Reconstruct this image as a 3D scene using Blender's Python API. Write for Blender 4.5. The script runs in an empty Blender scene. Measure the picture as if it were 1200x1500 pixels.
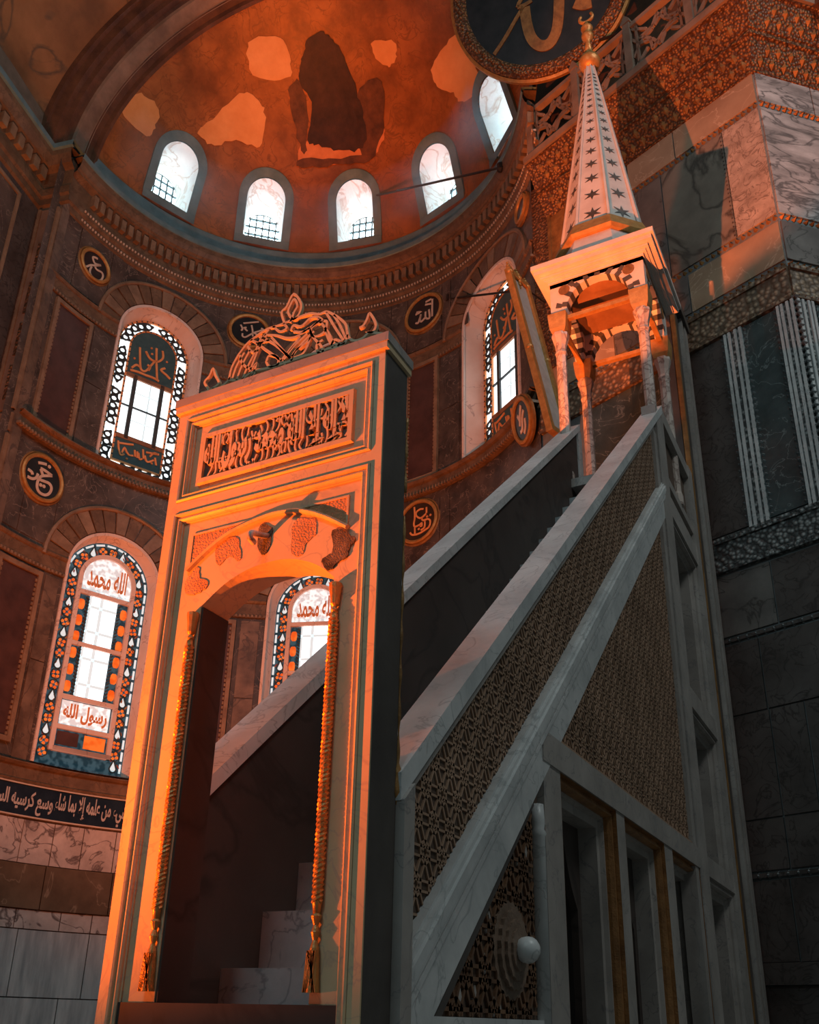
import bpy, bmesh, math, random
import numpy as np
from mathutils import Vector, Matrix, Quaternion
random.seed(7)
sc = bpy.context.scene
COL = sc.collection
rad = math.radians

# ---------------------------------------------------------------- camera
# metres; z = 0 is the eye level of the (low) camera, the floor lies at -0.5
FPX, PPX, PPY = 1385.0, 600.0, 895.0
YAW, PIT, ROL = rad(27.78), rad(23.56), rad(1.354)
CAM = np.array([-3.809, -2.2026, 0.0])
_f = np.array([math.cos(PIT)*math.cos(YAW), math.cos(PIT)*math.sin(YAW), math.sin(PIT)])
_r = np.array([math.sin(YAW), -math.cos(YAW), 0.0]); _u = np.cross(_r, _f)
RI = math.cos(ROL)*_r + math.sin(ROL)*_u; UP = -math.sin(ROL)*_r + math.cos(ROL)*_u; FW = _f
cam = bpy.data.cameras.new('camera'); camo = bpy.data.objects.new('camera', cam); COL.objects.link(camo)
cam.sensor_fit = 'HORIZONTAL'; cam.sensor_width = 36.0; cam.lens = FPX/1200*36
cam.shift_y = (PPY-750)/1200.0; cam.clip_end = 200
M = Matrix.Identity(4)
for i in range(3):
    M[i][0] = RI[i]; M[i][1] = UP[i]; M[i][2] = -FW[i]; M[i][3] = CAM[i]
camo.matrix_world = M
sc.camera = camo
# ---------------------------------------------------------------- world, lamps, exposure
w = bpy.data.worlds.new('world'); sc.world = w; w.use_nodes = True
bg = w.node_tree.nodes['Background']; bg.inputs[0].default_value = (0.36, 0.46, 0.48, 1); bg.inputs[1].default_value = 0.105
sc.view_settings.view_transform = 'Standard'; sc.view_settings.look = 'None'
sc.view_settings.exposure = 0.0; sc.view_settings.gamma = 1.0; sc.view_settings.use_curve_mapping = False
sc.cycles.use_denoising = True
sc.cycles.max_bounces = 6; sc.cycles.diffuse_bounces = 3; sc.cycles.glossy_bounces = 3; sc.cycles.transmission_bounces = 2
sc.cycles.sample_clamp_indirect = 4.0; sc.cycles.caustics_reflective = False; sc.cycles.caustics_refractive = False
ORANGE = (1.0, 0.20, 0.042)
def spot(name, loc, at, power, col, size, blend, soft):
    l = bpy.data.lights.new(name, 'SPOT'); l.energy = power; l.color = col; l.spot_size = rad(size); l.spot_blend = blend; l.shadow_soft_size = soft
    o = bpy.data.objects.new(name, l); COL.objects.link(o); o.location = loc
    o.rotation_euler = (Vector(at)-Vector(loc)).to_track_quat('-Z', 'Y').to_euler()
    return o
# warm floodlights standing on the floor of the nave, aimed upwards
spot('floodlight_portal', (-1.7, 4.4, -0.35), (0.1, 0.75, 2.9), 4500, (1.0, 0.142, 0.004), 72, 1.0, 0.04)
spot('floodlight_pier', (-0.8, 2.25, -0.35), (11.2, -0.5, 16.0), 21000, (1.0, 0.20, 0.045), 25, 0.3, 0.05)
spot('floodlight_apse', (2.0, 6.5, -0.3), (13.0, 9.2, 11.6), 8500, ORANGE, 95, 0.9, 0.3)
spot('floodlight_conch', (8.0, 8.0, 9.0), (13.2, 9.7, 26.5), 9500, (1.0, 0.17, 0.02), 36, 1.0, 0.3)
spot('floodlight_vault', (0.0, 9.0, 2.0), (6.0, 12.5, 26.0), 5000, (1.0, 0.30, 0.06), 40, 1.0, 0.3)
# cool daylight from the high windows of the nave behind the camera, and an added fill lamp
def area(name, loc, at, power, col, sx, sy):
    l = bpy.data.lights.new(name, 'AREA'); l.energy = power; l.color = col; l.shape = 'RECTANGLE'; l.size = sx; l.size_y = sy
    o = bpy.data.objects.new(name, l); COL.objects.link(o); o.location = loc
    o.rotation_euler = (Vector(at)-Vector(loc)).to_track_quat('-Z', 'Y').to_euler()
    return o
area('fill_south', (1, -13, 25), (5, 0, 3), 1350, (0.82, 0.88, 0.87), 7, 5)  # unseen fill lamp, added to brighten the dim stair side
area('daylight_nave_windows', (-15, 1.6, 17), (4, 1.5, 4), 800, (0.62, 0.84, 0.90), 7, 4)

# ---------------------------------------------------------------- pixel helpers (photo frame 1200 x 1500)
def ray(x, y): return (x-PPX)/FPX*RI - (y-PPY)/FPX*UP + FW
def hit(p, n, d):
    r = ray(*p); n = np.array(n, float); return CAM + r*((d-n@CAM)/(n@r))

# ---------------------------------------------------------------- materials
MATS = {}
def stone(name, c1, c2, scale=1.5, rough=0.6, vein=None, vscale=2.0, vw=0.06, bump=0.15, metal=0.0, spec=0.4, detail=6, stretch=(1,1,1)):
    m = bpy.data.materials.new(name); m.use_nodes = True; nt = m.node_tree; N = nt.nodes; L = nt.links
    b = N['Principled BSDF']; b.inputs['Roughness'].default_value = rough; b.inputs['Metallic'].default_value = metal
    b.inputs['Specular IOR Level'].default_value = spec
    tc = N.new('ShaderNodeTexCoord'); mp = N.new('ShaderNodeMapping'); mp.inputs['Scale'].default_value = stretch
    L.new(tc.outputs['Object'], mp.inputs['Vector'])
    n1 = N.new('ShaderNodeTexNoise'); n1.inputs['Scale'].default_value = scale; n1.inputs['Detail'].default_value = detail; n1.inputs['Roughness'].default_value = 0.62
    L.new(mp.outputs[0], n1.inputs['Vector'])
    r1 = N.new('ShaderNodeValToRGB'); r1.color_ramp.elements[0].position = 0.33; r1.color_ramp.elements[1].position = 0.68
    r1.color_ramp.elements[0].color = (*c1, 1); r1.color_ramp.elements[1].color = (*c2, 1)
    L.new(n1.outputs['Fac'], r1.inputs['Fac']); out = r1.outputs['Color']
    if vein:
        n2 = N.new('ShaderNodeTexNoise'); n2.inputs['Scale'].default_value = vscale; n2.inputs['Detail'].default_value = 5; n2.inputs['Distortion'].default_value = 1.6
        L.new(mp.outputs[0], n2.inputs['Vector'])
        s = N.new('ShaderNodeMath'); s.operation = 'SUBTRACT'; s.inputs[1].default_value = 0.5; L.new(n2.outputs['Fac'], s.inputs[0])
        a = N.new('ShaderNodeMath'); a.operation = 'ABSOLUTE'; L.new(s.outputs[0], a.inputs[0])
        mr = N.new('ShaderNodeMapRange'); mr.inputs['From Min'].default_value = 0.0; mr.inputs['From Max'].default_value = vw
        mr.inputs['To Min'].default_value = 1.0; mr.inputs['To Max'].default_value = 0.0; L.new(a.outputs[0], mr.inputs['Value'])
        mx = N.new('ShaderNodeMix'); mx.data_type = 'RGBA'; L.new(mr.outputs[0], mx.inputs['Factor']); L.new(out, mx.inputs['A']); mx.inputs['B'].default_value = (*vein, 1)
        out = mx.outputs['Result']
    L.new(out, b.inputs['Base Color'])
    if bump:
        n3 = N.new('ShaderNodeTexNoise'); n3.inputs['Scale'].default_value = scale*9; n3.inputs['Detail'].default_value = 3; L.new(tc.outputs['Object'], n3.inputs['Vector'])
        bp = N.new('ShaderNodeBump'); bp.inputs['Strength'].default_value = bump; bp.inputs['Distance'].default_value = 0.02
        L.new(n3.outputs['Fac'], bp.inputs['Height']); L.new(bp.outputs[0], b.inputs['Normal'])
    MATS[name] = m; return m
def carved(name, c1, c2, scale=7.0, rough=0.55, strength=1.0, dist=0.05, metal=0.0):
    m = bpy.data.materials.new(name); m.use_nodes = True; nt = m.node_tree; N = nt.nodes; L = nt.links
    b = N['Principled BSDF']; b.inputs['Roughness'].default_value = rough; b.inputs['Metallic'].default_value = metal
    tc = N.new('ShaderNodeTexCoord'); v = N.new('ShaderNodeTexVoronoi'); v.inputs['Scale'].default_value = scale
    L.new(tc.outputs['Object'], v.inputs['Vector'])
    r1 = N.new('ShaderNodeValToRGB'); r1.color_ramp.elements[0].position = 0.1; r1.color_ramp.elements[1].position = 0.55
    r1.color_ramp.elements[0].color = (*c2, 1); r1.color_ramp.elements[1].color = (*c1, 1)
    L.new(v.outputs['Distance'], r1.inputs['Fac']); L.new(r1.outputs['Color'], b.inputs['Base Color'])
    bp = N.new('ShaderNodeBump'); bp.inputs['Strength'].default_value = strength; bp.inputs['Distance'].default_value = dist; bp.invert = True
    L.new(v.outputs['Distance'], bp.inputs['Height']); L.new(bp.outputs[0], b.inputs['Normal'])
    MATS[name] = m; return m
def glow(name, c, s, c2=None, scale=6.0):
    m = bpy.data.materials.new(name); m.use_nodes = True; nt = m.node_tree; N = nt.nodes; L = nt.links
    b = N['Principled BSDF']; b.inputs['Base Color'].default_value = (*c, 1); b.inputs['Roughness'].default_value = 0.2
    b.inputs['Emission Color'].default_value = (*c, 1); b.inputs['Emission Strength'].default_value = s
    if c2:
        tc = N.new('ShaderNodeTexCoord'); n1 = N.new('ShaderNodeTexNoise'); n1.inputs['Scale'].default_value = scale; n1.inputs['Detail'].default_value = 1
        L.new(tc.outputs['Object'], n1.inputs['Vector']); r1 = N.new('ShaderNodeValToRGB')
        r1.color_ramp.elements[0].position = 0.42; r1.color_ramp.elements[1].position = 0.58
        r1.color_ramp.elements[0].color = (*c, 1); r1.color_ramp.elements[1].color = (*c2, 1)
        L.new(n1.outputs['Fac'], r1.inputs['Fac']); L.new(r1.outputs['Color'], b.inputs['Emission Color'])
    MATS[name] = m; return m
stone('portal_marble', (0.57,0.42,0.24), (0.69,0.53,0.33), 1.6, 0.45, vein=(0.50,0.38,0.26), vscale=2.6, vw=0.02, bump=0.05)
stone('grey_marble', (0.27,0.245,0.225), (0.43,0.395,0.365), 1.4, 0.42, vein=(0.24,0.23,0.225), vscale=2.1, vw=0.015, bump=0.08)
stone('rail_marble', (0.44,0.46,0.46), (0.70,0.71,0.70), 1.6, 0.36, vein=(0.40,0.42,0.42), vscale=2.4, vw=0.02, bump=0.1, stretch=(1,1,1))
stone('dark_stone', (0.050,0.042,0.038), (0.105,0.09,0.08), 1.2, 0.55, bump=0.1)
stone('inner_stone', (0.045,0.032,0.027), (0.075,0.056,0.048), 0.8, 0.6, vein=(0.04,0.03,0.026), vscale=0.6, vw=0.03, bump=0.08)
stone('lattice_stone', (0.30,0.19,0.125), (0.48,0.31,0.21), 2.0, 0.5, bump=0.1)
stone('rosette_stone', (0.15,0.10,0.07), (0.26,0.18,0.13), 6.0, 0.5, bump=0.3)
stone('rust_gilt', (0.22,0.10,0.035), (0.42,0.20,0.07), 6.0, 0.4, bump=0.3, metal=0.2)
stone('rust_stone', (0.10,0.05,0.028), (0.22,0.115,0.06), 5.0, 0.5, bump=0.2)
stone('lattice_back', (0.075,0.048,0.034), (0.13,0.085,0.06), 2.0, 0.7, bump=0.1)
stone('step_stone', (0.30,0.34,0.35), (0.46,0.50,0.51), 2.0, 0.6, vein=(0.22,0.25,0.26), vscale=2.2, vw=0.03, bump=0.1)
stone('gilt', (0.42,0.21,0.06), (0.62,0.34,0.11), 9.0, 0.38, bump=0.2, metal=0.35)
stone('gilt_dark', (0.20,0.10,0.035), (0.42,0.22,0.07), 5.0, 0.45, bump=0.25, metal=0.3)
stone('apse_marble', (0.035,0.028,0.024), (0.13,0.10,0.082), 1.6, 0.45, vein=(0.24,0.19,0.155), vscale=1.6, vw=0.012, bump=0.08)
stone('apse_marble_warm', (0.09,0.06,0.042), (0.25,0.18,0.13), 1.5, 0.45, vein=(0.09,0.065,0.05), vscale=0.9, vw=0.03, bump=0.08)
stone('porphyry', (0.055,0.026,0.022), (0.105,0.05,0.04), 2.2, 0.4, bump=0.04)
stone('brown_frieze', (0.11,0.065,0.036), (0.22,0.14,0.082), 2.6, 0.55, vein=(0.11,0.07,0.04), vscale=1.6, vw=0.03, bump=0.2)
stone('tan_moulding', (0.18,0.115,0.07), (0.32,0.22,0.14), 3.0, 0.5, bump=0.2)
stone('rosy_marble', (0.46,0.38,0.34), (0.74,0.64,0.58), 1.6, 0.4, vein=(0.16,0.12,0.11), vscale=1.2, vw=0.03, bump=0.05)
stone('striped_marble', (0.30,0.31,0.32), (0.72,0.70,0.68), 2.2, 0.4, bump=0.05, stretch=(1.6,1.6,0.22))
stone('brown_marble', (0.10,0.065,0.04), (0.20,0.135,0.085), 1.3, 0.4, vein=(0.3,0.22,0.15), vscale=0.5, vw=0.008, bump=0.04)
stone('plaster_reveal', (0.74,0.62,0.55), (0.86,0.74,0.67), 1.4, 0.75, vein=(0.5,0.4,0.36), vscale=0.8, vw=0.012, bump=0.1)
stone('white_plaster', (0.70,0.70,0.70), (0.85,0.84,0.82), 1.6, 0.8, vein=(0.55,0.42,0.36), vscale=0.9, vw=0.04, bump=0.1)
stone('verde_marble', (0.030,0.048,0.050), (0.085,0.115,0.118), 1.5, 0.32, vein=(0.20,0.25,0.25), vscale=1.3, vw=0.012, bump=0.03)
stone('pier_grey', (0.11,0.10,0.095), (0.21,0.195,0.18), 1.2, 0.38, vein=(0.07,0.065,0.06), vscale=1.0, vw=0.02, bump=0.04)
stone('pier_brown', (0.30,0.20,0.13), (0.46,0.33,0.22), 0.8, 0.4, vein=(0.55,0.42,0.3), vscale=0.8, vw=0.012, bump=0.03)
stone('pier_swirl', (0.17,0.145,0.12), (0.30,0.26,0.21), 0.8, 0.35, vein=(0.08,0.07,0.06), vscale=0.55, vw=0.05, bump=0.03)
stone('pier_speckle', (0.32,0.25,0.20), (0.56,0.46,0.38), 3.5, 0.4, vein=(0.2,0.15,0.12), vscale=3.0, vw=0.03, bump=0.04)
stone('proconnesian', (0.22,0.215,0.21), (0.62,0.61,0.60), 1.0, 0.35, vein=(0.12,0.12,0.12), vscale=1.0, vw=0.05, bump=0.03, stretch=(0.8,0.8,2.4))
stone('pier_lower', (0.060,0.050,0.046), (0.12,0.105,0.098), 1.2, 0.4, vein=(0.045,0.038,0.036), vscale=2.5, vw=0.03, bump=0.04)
stone('joint_stone', (0.13,0.15,0.155), (0.23,0.25,0.255), 3.0, 0.6, bump=0.1)
stone('ring_teal_lit', (0.09,0.19,0.22), (0.16,0.29,0.33), 2.0, 0.55, bump=0.15)  # grey stone with the windows' teal glow put into its colour
stone('iron', (0.03,0.028,0.026), (0.06,0.05,0.045), 8.0, 0.5, bump=0.1, metal=0.5)
stone('muntin', (0.025,0.045,0.055), (0.05,0.08,0.09), 8.0, 0.6, bump=0)
stone('teal_panel', (0.03,0.085,0.10), (0.05,0.12,0.135), 6.0, 0.5, bump=0)
stone('tracery', (0.03,0.05,0.06), (0.07,0.085,0.09), 6.0, 0.6, bump=0)
stone('tile_blue', (0.010,0.022,0.040), (0.020,0.038,0.060), 3.0, 0.25, bump=0.05)
stone('tile_white', (0.50,0.47,0.44), (0.66,0.62,0.58), 5.0, 0.35, bump=0)
stone('letter_orange', (0.75,0.30,0.10), (0.90,0.42,0.16), 5.0, 0.5, bump=0)
stone('letter_pale', (0.62,0.50,0.40), (0.75,0.62,0.50), 5.0, 0.4, bump=0)
stone('disc_dark', (0.010,0.012,0.014), (0.022,0.026,0.030), 3.0, 0.35, bump=0.03)
stone('disc_brown', (0.030,0.018,0.010), (0.055,0.033,0.018), 3.0, 0.4, bump=0.03)
stone('rough_patch', (0.06,0.045,0.035), (0.26,0.20,0.16), 14.0, 0.9, bump=1.0)
stone('worn_patch', (0.45,0.22,0.10), (0.62,0.34,0.18), 9.0, 0.8, bump=0.6)
stone('spire_marble', (0.56,0.50,0.46), (0.72,0.66,0.61), 2.2, 0.5, bump=0.08)
stone('star_inlay', (0.05,0.045,0.04), (0.10,0.09,0.08), 6.0, 0.5, bump=0)
stone('column_marble', (0.40,0.33,0.29), (0.60,0.52,0.46), 3.0, 0.35, vein=(0.22,0.16,0.14), vscale=3.0, vw=0.05, bump=0.05)
stone('wood_brown', (0.22,0.10,0.04), (0.36,0.18,0.08), 2.0, 0.5, bump=0.1, stretch=(1,1,0.3))
stone('floor_marble', (0.22,0.21,0.20), (0.36,0.35,0.33), 0.8, 0.4, vein=(0.15,0.15,0.15), vscale=0.6, vw=0.03, bump=0.03)
stone('mosaic_gold', (0.16,0.06,0.015), (0.40,0.155,0.04), 0.9, 0.5, vein=(0.20,0.08,0.02), vscale=1.4, vw=0.03, bump=0.5, metal=0.1)
stone('mosaic_plaster', (0.62,0.30,0.10), (0.74,0.40,0.16), 1.2, 0.8, bump=0.2)
stone('mosaic_dark', (0.018,0.010,0.008), (0.055,0.025,0.015), 2.5, 0.6, bump=0.3)
stone('mosaic_brown', (0.06,0.026,0.012), (0.16,0.065,0.025), 3.0, 0.6, bump=0.3)
stone('mosaic_pale', (0.52,0.20,0.07), (0.66,0.28,0.11), 3.0, 0.6, bump=0.3)
stone('vault_gold', (0.17,0.085,0.035), (0.40,0.20,0.085), 0.5, 0.6, vein=(0.12,0.08,0.05), vscale=0.4, vw=0.04, bump=0.3)
stone('arch_dark', (0.06,0.028,0.016), (0.15,0.07,0.035), 2.0, 0.55, bump=0.3)
stone('arch_grey', (0.16,0.115,0.085), (0.30,0.22,0.165), 1.5, 0.6, bump=0.3)
carved('carved_brown', (0.10,0.05,0.022), (0.30,0.17,0.08), 12)
carved('carved_gold', (0.10,0.045,0.018), (0.40,0.21,0.08), 15.0, rough=0.45, metal=0.15)
carved('carved_grey', (0.05,0.055,0.055), (0.42,0.44,0.43), 13.0, dist=0.03)
carved('carved_tan', (0.12,0.08,0.05), (0.46,0.33,0.22), 10.0, dist=0.03)
glow('day_pane', (0.86, 0.97, 1.0), 1.7)
glow('day_pane_bright', (0.62, 0.91, 1.0), 14.0)
glow('glass_white', (0.75, 0.88, 0.90), 0.9, (0.30,0.42,0.46), 9.0)
glow('glass_blue', (0.010, 0.030, 0.042), 0.8, (0.05,0.09,0.11), 7.0)
glow('glass_orange', (0.70, 0.12, 0.012), 0.6, (0.85,0.24,0.035), 5.0)
glow('glass_leaf', (0.16, 0.02, 0.01), 0.7, (0.30,0.09,0.02), 8.0)
glow('glass_pale', (0.55, 0.72, 0.76), 0.8)

# ---------------------------------------------------------------- mesh helpers
class Plane:
    def __init__(s, o, u, n): s.o = np.array(o, float); s.u = np.array(u, float); s.n = np.array(n, float)
    def pt(s, a, z, d=0.0): return s.o + s.u*a + s.n*d + np.array((0, 0, z))
    def seg(s, a0, a1): return 1
    def px(s, p, d=0.0):
        q = hit(p, s.n, s.n @ s.o + d) - s.o; return float(q @ s.u), float(q[2])
class Tilt:
    """a plane with its own up vector"""
    def __init__(s, o, u, v): s.o = np.array(o, float); s.u = np.array(u, float); s.v = np.array(v, float); s.n = np.cross(s.u, s.v)
    def pt(s, a, z, d=0.0): return s.o + s.u*a + s.v*z + s.n*d
    def seg(s, a0, a1): return 1
    def px(s, p, d=0.0):
        q = hit(p, s.n, s.n @ s.o + d) - s.o; return float(q @ s.u), float(q @ s.v)
AC = np.array((9.3017, 8.685)); RW = 6.4; ZC = 21.5; AX = 13.0
class Cyl:
    """apse wall: a = azimuth in degrees, d = towards the axis"""
    def pt(s, a, z, d=0.0):
        r = RW-d; return np.array((AC[0]+r*math.cos(rad(a)), AC[1]+r*math.sin(rad(a)), z))
    def seg(s, a0, a1): return max(1, int(math.ceil(abs(a1-a0)/2.0)))
    def px(s, p, d=0.0):
        r = ray(*p); o = CAM[:2]-AC; a = r[:2]@r[:2]; b = o@r[:2]; c = o@o-(RW-d)**2
        q = CAM + r*((-b+math.sqrt(max(0, b*b-a*c)))/a); return math.degrees(math.atan2(q[1]-AC[1], q[0]-AC[0])), float(q[2])
class MB:
    def __init__(s): s.v = []; s.f = []
    def add(s, vs, fs):
        k = len(s.v); s.v.extend([tuple(float(c) for c in p) for p in vs]); s.f.extend([tuple(i+k for i in f) for f in fs]); return s
    def slab(s, fr, a0, a1, z0, z1, d0, d1, n=None):
        n = n or fr.seg(a0, a1); vs = []
        for i in range(n+1):
            a = a0+(a1-a0)*i/n
            vs += [fr.pt(a, z0, d0), fr.pt(a, z1, d0), fr.pt(a, z1, d1), fr.pt(a, z0, d1)]
        fs = [(3,2,1,0), (4*n, 4*n+1, 4*n+2, 4*n+3)]
        for i in range(n):
            b = 4*i
            for j in range(4): fs.append((b+j, b+(j+1)%4, b+4+(j+1)%4, b+4+j))
        return s.add(vs, fs)
    def prism(s, fr, pts, d0, d1):
        n = len(pts); vs = [fr.pt(a, z, d0) for a, z in pts]+[fr.pt(a, z, d1) for a, z in pts]
        fs = [tuple(range(n)), tuple(range(2*n-1, n-1, -1))]+[(i, (i+1) % n, n+(i+1) % n, n+i) for i in range(n)]
        return s.add(vs, fs)
    def sweep(s, fr, path, prof, closed=False, capends=True):
        """prof: (offset to the left of the path in its plane, d)"""
        P = [np.array(p, float) for p in path]; n = len(P); vs = []; k = len(prof)
        for i in range(n):
            if closed: t0 = P[i]-P[i-1]; t1 = P[(i+1) % n]-P[i]
            else:
                t0 = P[i]-P[i-1] if i else P[1]-P[0]; t1 = P[i+1]-P[i] if i < n-1 else t0
            t0 = t0/(np.linalg.norm(t0)+1e-9); t1 = t1/(np.linalg.norm(t1)+1e-9)
            m = np.array((-(t0+t1)[1], (t0+t1)[0])); l = np.linalg.norm(m); m = m/(l+1e-9)
            c = max(0.35, m @ np.array((-t0[1], t0[0]))); m = m/c
            for off, d in prof: q = P[i]+m*off; vs.append(fr.pt(q[0], q[1], d))
        fs = []
        for i in range(n if closed else n-1):
            b = i*k; e = ((i+1) % n)*k
            for j in range(k-1): fs.append((b+j, b+j+1, e+j+1, e+j))
        if not closed and capends and k > 2: fs += [tuple(range(k)), tuple(range((n-1)*k+k-1, (n-1)*k-1, -1))]
        return s.add(vs, fs)
    def bar(s, fr, p, q, w, d0, d1, ridge=False):
        p = np.array(p, float); q = np.array(q, float); t = q-p; l = np.linalg.norm(t)
        if l < 1e-6: return s
        m = np.array((-t[1], t[0]))/l*w/2
        if ridge:
            vs = [fr.pt(*(p-m), d0), fr.pt(*(p+m), d0), fr.pt(*p, d1), fr.pt(*(q-m), d0), fr.pt(*(q+m), d0), fr.pt(*q, d1)]
            return s.add(vs, [(0,2,5,3), (1,4,5,2), (0,1,2), (3,5,4)])
        return s.prism(fr, [p-m, p+m, q+m, q-m], d0, d1)
    def tube(s, pts, r, n=8, closed=False):
        P = [np.array(p, float) for p in pts]; k = len(P); rs = r if hasattr(r, '__len__') else [r]*k; vs = []; prev = None
        for i in range(k):
            t = (P[(i+1) % k]-P[i-1]) if closed else (P[min(i+1, k-1)]-P[max(i-1, 0)]); t = t/(np.linalg.norm(t)+1e-9)
            if prev is None:
                a = np.array((0, 0, 1.0)) if abs(t[2]) < 0.9 else np.array((1.0, 0, 0)); x = np.cross(t, a)
            else: x = prev-t*(prev@t)
            x = x/(np.linalg.norm(x)+1e-9); prev = x; y = np.cross(t, x)
            for j in range(n): a = 2*math.pi*j/n; vs.append(P[i]+rs[i]*(x*math.cos(a)+y*math.sin(a)))
        fs = []
        for i in range(k if closed else k-1):
            b = i*n; e = ((i+1) % k)*n
            for j in range(n): fs.append((b+j, b+(j+1) % n, e+(j+1) % n, e+j))
        if not closed: fs += [tuple(range(n-1, -1, -1)), tuple(range((k-1)*n, k*n))]
        return s.add(vs, fs)
    def lathe(s, c, prof, n=16, rot=0.0):
        vs = []
        for r, z in prof:
            for j in range(n): a = 2*math.pi*j/n+rot; vs.append((c[0]+r*math.cos(a), c[1]+r*math.sin(a), z))
        fs = [tuple(range(n-1, -1, -1)), tuple(range((len(prof)-1)*n, len(prof)*n))]
        for i in range(len(prof)-1):
            for j in range(n): fs.append((i*n+j, i*n+(j+1) % n, (i+1)*n+(j+1) % n, (i+1)*n+j))
        return s.add(vs, fs)
    def build(s, name, mat, parent=None, smooth=False, kind=None, recalc=True):
        me = bpy.data.meshes.new(name); me.from_pydata(s.v, [], s.f)
        if recalc:
            bm = bmesh.new(); bm.from_mesh(me); bmesh.ops.recalc_face_normals(bm, faces=bm.faces); bm.to_mesh(me); bm.free()
        me.update(); me.materials.append(MATS[mat])
        if smooth: me.polygons.foreach_set('use_smooth', [True]*len(me.polygons))
        o = bpy.data.objects.new(name, me); COL.objects.link(o)
        if parent is not None:
            o.parent = parent; o.matrix_parent_inverse = Matrix.Translation(-Vector(parent.location))
        if kind: o['kind'] = kind
        return o
def tag(o, label, cat, group=None, kind=None):
    o['label'] = label; o['category'] = cat
    if group: o['group'] = group
    if kind: o['kind'] = kind
    return o
def thing(name, loc, label, cat, group=None, kind=None):
    o = bpy.data.objects.new(name, None); COL.objects.link(o); o.location = loc; o.empty_display_size = 0.2
    return tag(o, label, cat, group, kind)
def smoothpath(pts, n=4, closed=False):
    P = [np.array(p, float) for p in pts]
    if len(P) < 3: return P
    out = []; m = len(P)
    for i in range(m if closed else m-1):
        p0 = P[i-1] if (i or closed) else P[0]; p1 = P[i]; p2 = P[(i+1) % m]; p3 = P[(i+2) % m] if (closed or i < m-2) else P[m-1]
        for j in range(n):
            t = j/n; out.append(0.5*((2*p1)+(p2-p0)*t+(2*p0-5*p1+4*p2-p3)*t*t+(3*p1-p0-3*p2+p3)*t**3))
    if not closed: out.append(P[-1])
    return out
def rect(a0, z0, a1, z1): return [(a0, z0), (a1, z0), (a1, z1), (a0, z1)]   # counter-clockwise: inside lies to the left
def arch(ac, hw, z0, zs, n=18, rise=None):
    rise = hw if rise is None else rise
    return [(ac-hw, z0)]+[(ac-hw*math.cos(math.pi*i/n), zs+rise*math.sin(math.pi*i/n)) for i in range(n+1)]+[(ac+hw, z0)]

# ------------------------------------------------ Arabic shaping for the default font
GL = {'ا': ('\uFE8D','\uFE8E',None,None), 'أ': ('\uFE83','\uFE84',None,None), 'إ': ('\uFE87','\uFE88',None,None), 'ء': ('\uFE80',None,None,None)}
for ch, b in zip('بتثجحخسشصضطظعغفقكلمنهي', (0xFE8F,0xFE95,0xFE99,0xFE9D,0xFEA1,0xFEA5,0xFEB1,0xFEB5,0xFEB9,0xFEBD,0xFEC1,0xFEC5,0xFEC9,0xFECD,0xFED1,0xFED5,0xFED9,0xFEDD,0xFEE1,0xFEE5,0xFEE9,0xFEF1)):
    GL[ch] = tuple(chr(b+i) for i in range(4))
for ch, b in zip('دذرزوة', (0xFEA9,0xFEAB,0xFEAD,0xFEAF,0xFEED,0xFE93)): GL[ch] = (chr(b), chr(b+1), None, None)
LAM = {'ا': (0xFEFB,0xFEFC), 'أ': (0xFEF7,0xFEF8), 'إ': (0xFEF9,0xFEFA)}
def shape(s):
    out = []; i = 0; prev = False
    while i < len(s):
        c = s[i]
        if c not in GL: out.append(c); prev = False; i += 1; continue
        if c == 'ل' and i+1 < len(s) and s[i+1] in LAM:
            out.append(chr(LAM[s[i+1]][1 if prev else 0])); prev = False; i += 2; continue
        f = GL[c]; nx = i+1 < len(s) and s[i+1] in GL and GL[s[i+1]][1] is not None and f[2] is not None
        out.append(f[3] if (prev and nx) else f[2] if nx else f[1] if (prev and f[1]) else f[0]); prev = bool(nx); i += 1
    return ''.join(reversed(out))
def text(mb, fr, s, a0, a1, z0, z1, d0, d1, bold=0.012, flip=1):
    """fits the words into the box; a0 is the reader's left edge, a1 the right edge"""
    c = bpy.data.curves.new('words', 'FONT'); c.body = shape(s); c.extrude = 0.5; c.offset = bold; c.resolution_u = 3
    o = bpy.data.objects.new('words', c); COL.objects.link(o)
    me = bpy.data.meshes.new_from_object(o.evaluated_get(bpy.context.evaluated_depsgraph_get()))
    v = np.array([p.co[:] for p in me.vertices]); lo = v.min(0); hi = v.max(0)
    vs = [fr.pt(a0+(a1-a0)*(x-lo[0])/(hi[0]-lo[0]), z0+(z1-z0)*(y-lo[1])/(hi[1]-lo[1]), d0 if q < 0 else d1) for x, y, q in v]
    mb.add(vs, [tuple(p.vertices) for p in me.polygons])
    bpy.data.objects.remove(o); bpy.data.curves.remove(c); bpy.data.meshes.remove(me)
    return mb

FRONT = Plane((0, 0, 0), (0, 1, 0), (-1, 0, 0))     # a = Y, d = towards the viewer
SIDE = Plane((0, 0, 0), (1, 0, 0), (0, -1, 0))      # a = X
CY = Cyl()
ZF = -0.5

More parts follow.
